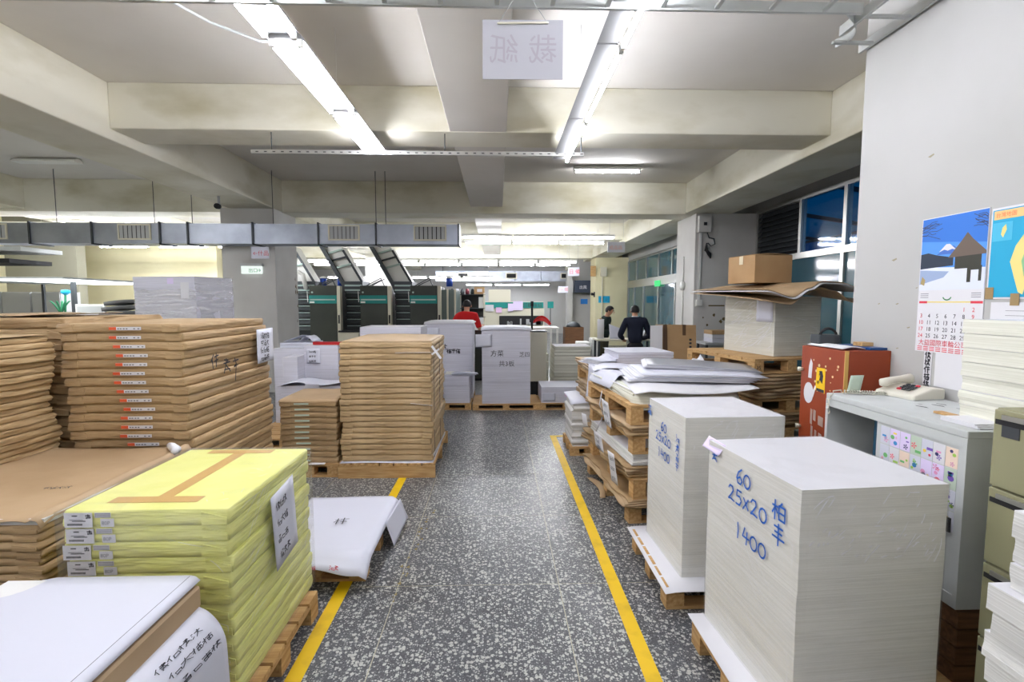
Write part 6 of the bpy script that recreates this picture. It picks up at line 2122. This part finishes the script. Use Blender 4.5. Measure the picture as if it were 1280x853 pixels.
for x in (-1.06, .7):
    B(x - .03, x + .03, .3, .36, 0, 1.35).build('leg', darkmetal, t2)
    B(x - .03, x + .03, -.3, -.24, 0, 1.35).build('leg', darkmetal, t2)
t2 = thing('monitor', 'small white-framed grey panel on the work bench', 'monitor', (-6.1, 7.62, 1.39), math.radians(8))
B(-.2, .2, 0, .03, .02, .28).build('frame', whitemetal, t2)
B(-.17, .17, -.004, 0, .05, .25).build('screen', grey_m, t2)
B(-.1, .1, -.03, .08, 0, .02).build('foot', whitemetal, t2)
t2 = thing('potted_plant', 'small potted plant with a blue flower on the work bench', 'plant', (-6.55, 7.65, 1.39))
MB().lathe((0, 0, 0), [(.07, 0), (.10, .14), (.09, .14)], 12).build('pot', M('brown_pot', S(130, 84, 60), .6), t2)
for k in range(7):
    a = k * 2.4
    MB().sheet(lambda u, v, a=a: (math.cos(a) * .14 * u + (v - .5) * .03, math.sin(a) * .08 * u, .13 + .3 * u - .1 * u * u), 5, 2, .004).build('leaf', green_l, t2)
MB().tube([(.06, 0, .12), (.08, 0, .42)], .015, 6).build('stem', green_l, t2)
MB().lathe((.085, 0, .42), [(.02, 0), (.06, .03), (.055, .07), (0, .08)], 9).build('flower', cyan_p, t2)
# light table lamp
t2 = thing('light_table', 'hanging lamp tray glowing white over the bench at the left', 'lamp', (-6.2, 8.0, 1.98))
B(-1.9, .35, -1.1, 1.0, .035, .06).build('tray', greysteel, t2)
B(-.75, .3, -1.0, .8, .022, .034).build('light_panel', panel_e, t2)
for x in (-1.8, -.1, .3):
    B(x - .02, x + .02, 1.0, 1.04, -1.98, .06).build('post', darkmetal, t2)
B(-.14, -.09, -.41, -.36, -.62, .05).build('front_post', darkmetal, t2)
for k, (z, y, m_, lab, x1) in enumerate([(2.56, 9.0, greysteel, 'pale grey shelf board high in the left bay', -7.95), (2.36, 9.0, dark, 'dark shelf board below the pale one in the left bay', -8.15)]):
    t2 = thing('wall_shelf', lab, 'shelf', (-9.0, y, z))
    B(-1.5, x1 + 9.0, -.4, .4, 0, .07).build('shelf_board', m_, t2)
    for x in (-1.4,):
        B(x, x + .03, .35, .38, -z + .0, 0).build('post', darkmetal, t2)
for k in range(3):
    t2 = thing('steel_cabinet', 'plain grey steel cabinet along the left bay, %s' % ['leftmost of three', 'middle of three', 'rightmost of three'][k], 'cabinet', (-10.9 + .62 * k - .0, 11.2, 0), 0, 'grey cabinets in the left bay')
    B(-.30, .30, -.25, .25, .05, 1.92).build('cabinet_body', grey_m, t2)
    B(-.29, .29, -.27, -.251, .08, 1.90).build('door', wallg_m if False else grey_m, t2)
    B(.2, .23, -.285, -.27, 1.0, 1.15).build('handle', darkmetal, t2)
    B(-.28, .28, -.22, .22, 0, .05).build('plinth', dark, t2)
# camera bracket on the beam
t2 = thing('security_camera', 'small dark camera hung under the long left beam', 'camera', (-4.5, 8.3, 3.41))
MB().tube([(0, 0, 0), (0, 0, -.14)], .02, 8).build('bracket', grey_m, t2)
MB().tube([(-.02, .02, -.16), (.03, -.12, -.18)], [.045, .045], 10).build('camera_body', dark, t2)


# ================================================================== people
def skin_mesh(name, nodes, edges, mat, parent, sub=2, root=0):
    me = bpy.data.meshes.new(name)
    me.from_pydata([n[0] for n in nodes], edges, [])
    o = link(name, me)
    md = o.modifiers.new('skin', 'SKIN')
    md.use_smooth_shade = True
    for i, n in enumerate(nodes):
        r = n[1]
        me.skin_vertices[0].data[i].radius = r if isinstance(r, tuple) else (r, r)
        me.skin_vertices[0].data[i].use_root = i == root
    s_ = o.modifiers.new('smooth', 'SUBSURF')
    s_.levels = sub
    s_.render_levels = sub
    bpy.context.view_layer.update()
    m2 = bpy.data.meshes.new_from_object(o.evaluated_get(bpy.context.evaluated_depsgraph_get()))
    m2.materials.clear()
    m2.materials.append(mat)
    m2.polygons.foreach_set('use_smooth', [True] * len(m2.polygons))
    o.modifiers.clear()
    o.data = m2
    bpy.data.meshes.remove(me)
    o.parent = parent
    return o


def person(label, loc, rotz, top_m, leg_m, elbows, hands, lean=0.0, H=1.62, head_tilt=(0, 0), collar=None):
    """faces local -y; elbows/hands are local points (left, right)"""
    k = H / 1.62
    p = thing('person', label, 'person', loc, rotz)
    V = lambda x, y, z: Vector((x * k, (y - lean * max(0, z - .85)) * k, z * k))
    hx, hy = head_tilt
    N_ = [(V(0, 0, .90), (.07, .06)), (V(0, 0, 1.06), (.10, .07)), (V(0, 0, 1.22), (.11, .075)), (V(0, .01, 1.33), (.08, .055)), (V(0, .0, 1.41), .05), (V(hx * .3, -.01 + hy * .3, 1.455), .055),
          (V(hx * .7, -.015 + hy * .7, 1.51), (.072, .085)), (V(hx, -.005 + hy, 1.56), (.078, .092)), (V(hx, .0 + hy, 1.60), .055)]
    E_ = [(0, 1), (1, 2), (2, 3), (3, 4), (4, 5), (5, 6), (6, 7), (7, 8)]
    legs, arms = [], []
    for s_ in (-1, 1):
        b = len(N_)
        N_ += [(V(s_ * .09, 0, .82), .06), (V(s_ * .10, -.015, .47), .05), (V(s_ * .10, .01, .10), .038), (V(s_ * .10, -.10, .045), .038)]
        E_ += [(0, b), (b, b + 1), (b + 1, b + 2), (b + 2, b + 3)]
        legs.append(b)
    for i, s_ in enumerate((-1, 1)):
        b = len(N_)
        e_, h_ = Vector(elbows[i]) * k, Vector(hands[i]) * k
        N_ += [(V(s_ * .175, .005, 1.335), .062), (e_, .045), (h_, .028)]
        E_ += [(3, b), (b, b + 1), (b + 1, b + 2)]
        d_ = (h_ - e_).normalized()
        side = d_.cross(Vector((0, 0, 1)))
        side = side.normalized() if side.length > .1 else Vector((1, 0, 0))
        palm = h_ + d_ * .06 * k
        N_ += [(palm, .026)]
        E_ += [(b + 2, b + 3)]
        for f in range(4):
            q = len(N_)
            off = side * (f - 1.5) * .019 * k
            ln = [.07, .085, .08, .06][f] * k
            N_ += [(palm + off + d_ * .03 * k, .009), (palm + off + d_ * ln * .7 + Vector((0, 0, -.01)), .0085), (palm + off + d_ * ln + Vector((0, 0, -.028)), .007)]
            E_ += [(b + 3, q), (q, q + 1), (q + 1, q + 2)]
        q = len(N_)
        N_ += [(h_ + d_ * .03 * k + side * .035 * k * -s_, .011), (h_ + d_ * .065 * k + side * .055 * k * -s_, .009)]
        E_ += [(b + 2, q), (q, q + 1)]
        arms.append(b)
    body = skin_mesh('body', N_, E_, skin, p)
    # clothes follow the same joints, a little wider
    T = [(N_[0][0] + Vector((0, 0, -.03)), (.15, .12)), (N_[1][0], (.155, .115)), (N_[2][0], (.175, .12)), (N_[3][0], (.15, .11)), (N_[4][0] + Vector((0, 0, .0)), .078)]
    TE = [(0, 1), (1, 2), (2, 3), (3, 4)]
    for i, b in enumerate(arms):
        q = len(T)
        sh = red_short = None
        end = N_[b + 2][0].lerp(N_[b + 1][0], .1)
        T += [(N_[b][0], .078), (N_[b + 1][0], .06), (end, .045)]
        TE += [(3, q), (q, q + 1), (q + 1, q + 2)]
        if top_m is red_c:
            T[q + 1] = (N_[b][0].lerp(N_[b + 1][0], .75), .066)
            T[q + 2] = (N_[b][0].lerp(N_[b + 1][0], .9), .066)
    skin_mesh('sweater' if top_m is not red_c else 'shirt', T, TE, top_m, p)
    L_ = [(N_[0][0] + Vector((0, 0, .05)), (.14, .11)), (N_[0][0] + Vector((0, 0, -.05)), (.15, .115))]
    LE = [(0, 1)]
    for b in legs:
        q = len(L_)
        L_ += [(N_[b][0] + Vector((0, 0, -.03)), .1), (N_[b + 1][0], .076), (N_[b + 2][0], .062)]
        LE += [(1, q), (q, q + 1), (q + 1, q + 2)]
    skin_mesh('trousers', L_, LE, leg_m, p)
    for b in legs:
        a = N_[b + 2][0]
        skin_mesh('shoe', [((a.x, a.y + .05, .04), .04), ((a.x, a.y - .06, .042), .042), ((a.x, a.y - .16, .03), .032)], [(0, 1), (1, 2)], dark, p)
    hc = N_[7][0]
    m = MB()
    m.smooth = True
    n_, vs_, fs = 16, [], []
    for i in range(8):
        t_ = i / 7 * PI * .62
        for q in range(n_):
            a = 2 * PI * q / n_
            fr_ = max(0, -math.sin(a))       # towards the face the hair stops higher
            tt = t_ * (1 - .42 * fr_)
            vs_.append((hc.x + .087 * k * math.sin(tt) * math.cos(a), hc.y + .004 + .103 * k * math.sin(tt) * math.sin(a), hc.z - .02 * k + .105 * k * math.cos(tt)))
    for i in range(7):
        for q in range(n_):
            q2 = (q + 1) % n_
            fs.append((i * n_ + q, (i + 1) * n_ + q, (i + 1) * n_ + q2, i * n_ + q2))
    m.add(vs_, fs)
    m.build('hair', hair, p)
    fz = N_[7][0].z - .03 * k
    fy = N_[7][0].y - .088 * k
    for s_ in (-1, 1):
        MB().lathe((hc.x + s_ * .03 * k, fy + .006, fz - .006), [(0, 0), (.009, .004), (.009, .010), (0, .014)], 8).build('eye', dark, p)
        MB().lathe((hc.x + s_ * .082 * k, hc.y + .005, fz - .04), [(.004, 0), (.012, .015), (.013, .035), (.005, .05)], 8).build('ear', skin, p)
    MB().tube([(hc.x, fy + .008, fz), (hc.x, fy - .018, fz - .04), (hc.x, fy + .006, fz - .045)], [.008, .014, .008], 8).build('nose', skin, p)
    MB().box(hc.x - .022, hc.x + .022, fy - .002, fy + .012, fz - .075, fz - .068).build('mouth', M('lips', S(160, 96, 84), .6), p)
    if collar:
        MB().tube([(N_[4][0] + Vector((math.cos(a) * .06, math.sin(a) * .06, .012))) for a in [q * PI / 8 for q in range(17)]], .012, 7).build('collar', collar, p)
    return p


person('man in a dark green sweater looking down, holding something at his waist', (2.34, 10.9, 0), math.radians(62), dgreen, olive_t,
       [(-.27, -.02, 1.08), (.26, .0, 1.06)], [(-.10, -.26, 1.06), (.12, -.25, 1.03)], lean=.12, H=1.60, head_tilt=(0, -.05))
person('man in a navy sweater seen from behind at the work table', (2.66, 9.48, 0), math.radians(176), navy, black_t,
       [(-.29, -.06, 1.06), (.29, -.05, 1.06)], [(-.17, -.30, .97), (.18, -.30, .97)], lean=.10, H=1.62, head_tilt=(0, -.03), collar=paper)
person('person in a red short-sleeved shirt seen from behind beside the press', (-.66, 10.4, 0), math.radians(170), red_c, black_t,
       [(-.27, -.03, 1.06), (.27, .06, 1.07)], [(-.25, -.26, 1.12), (.36, -.10, .98)], lean=.08, H=1.73, head_tilt=(.0, -.03))
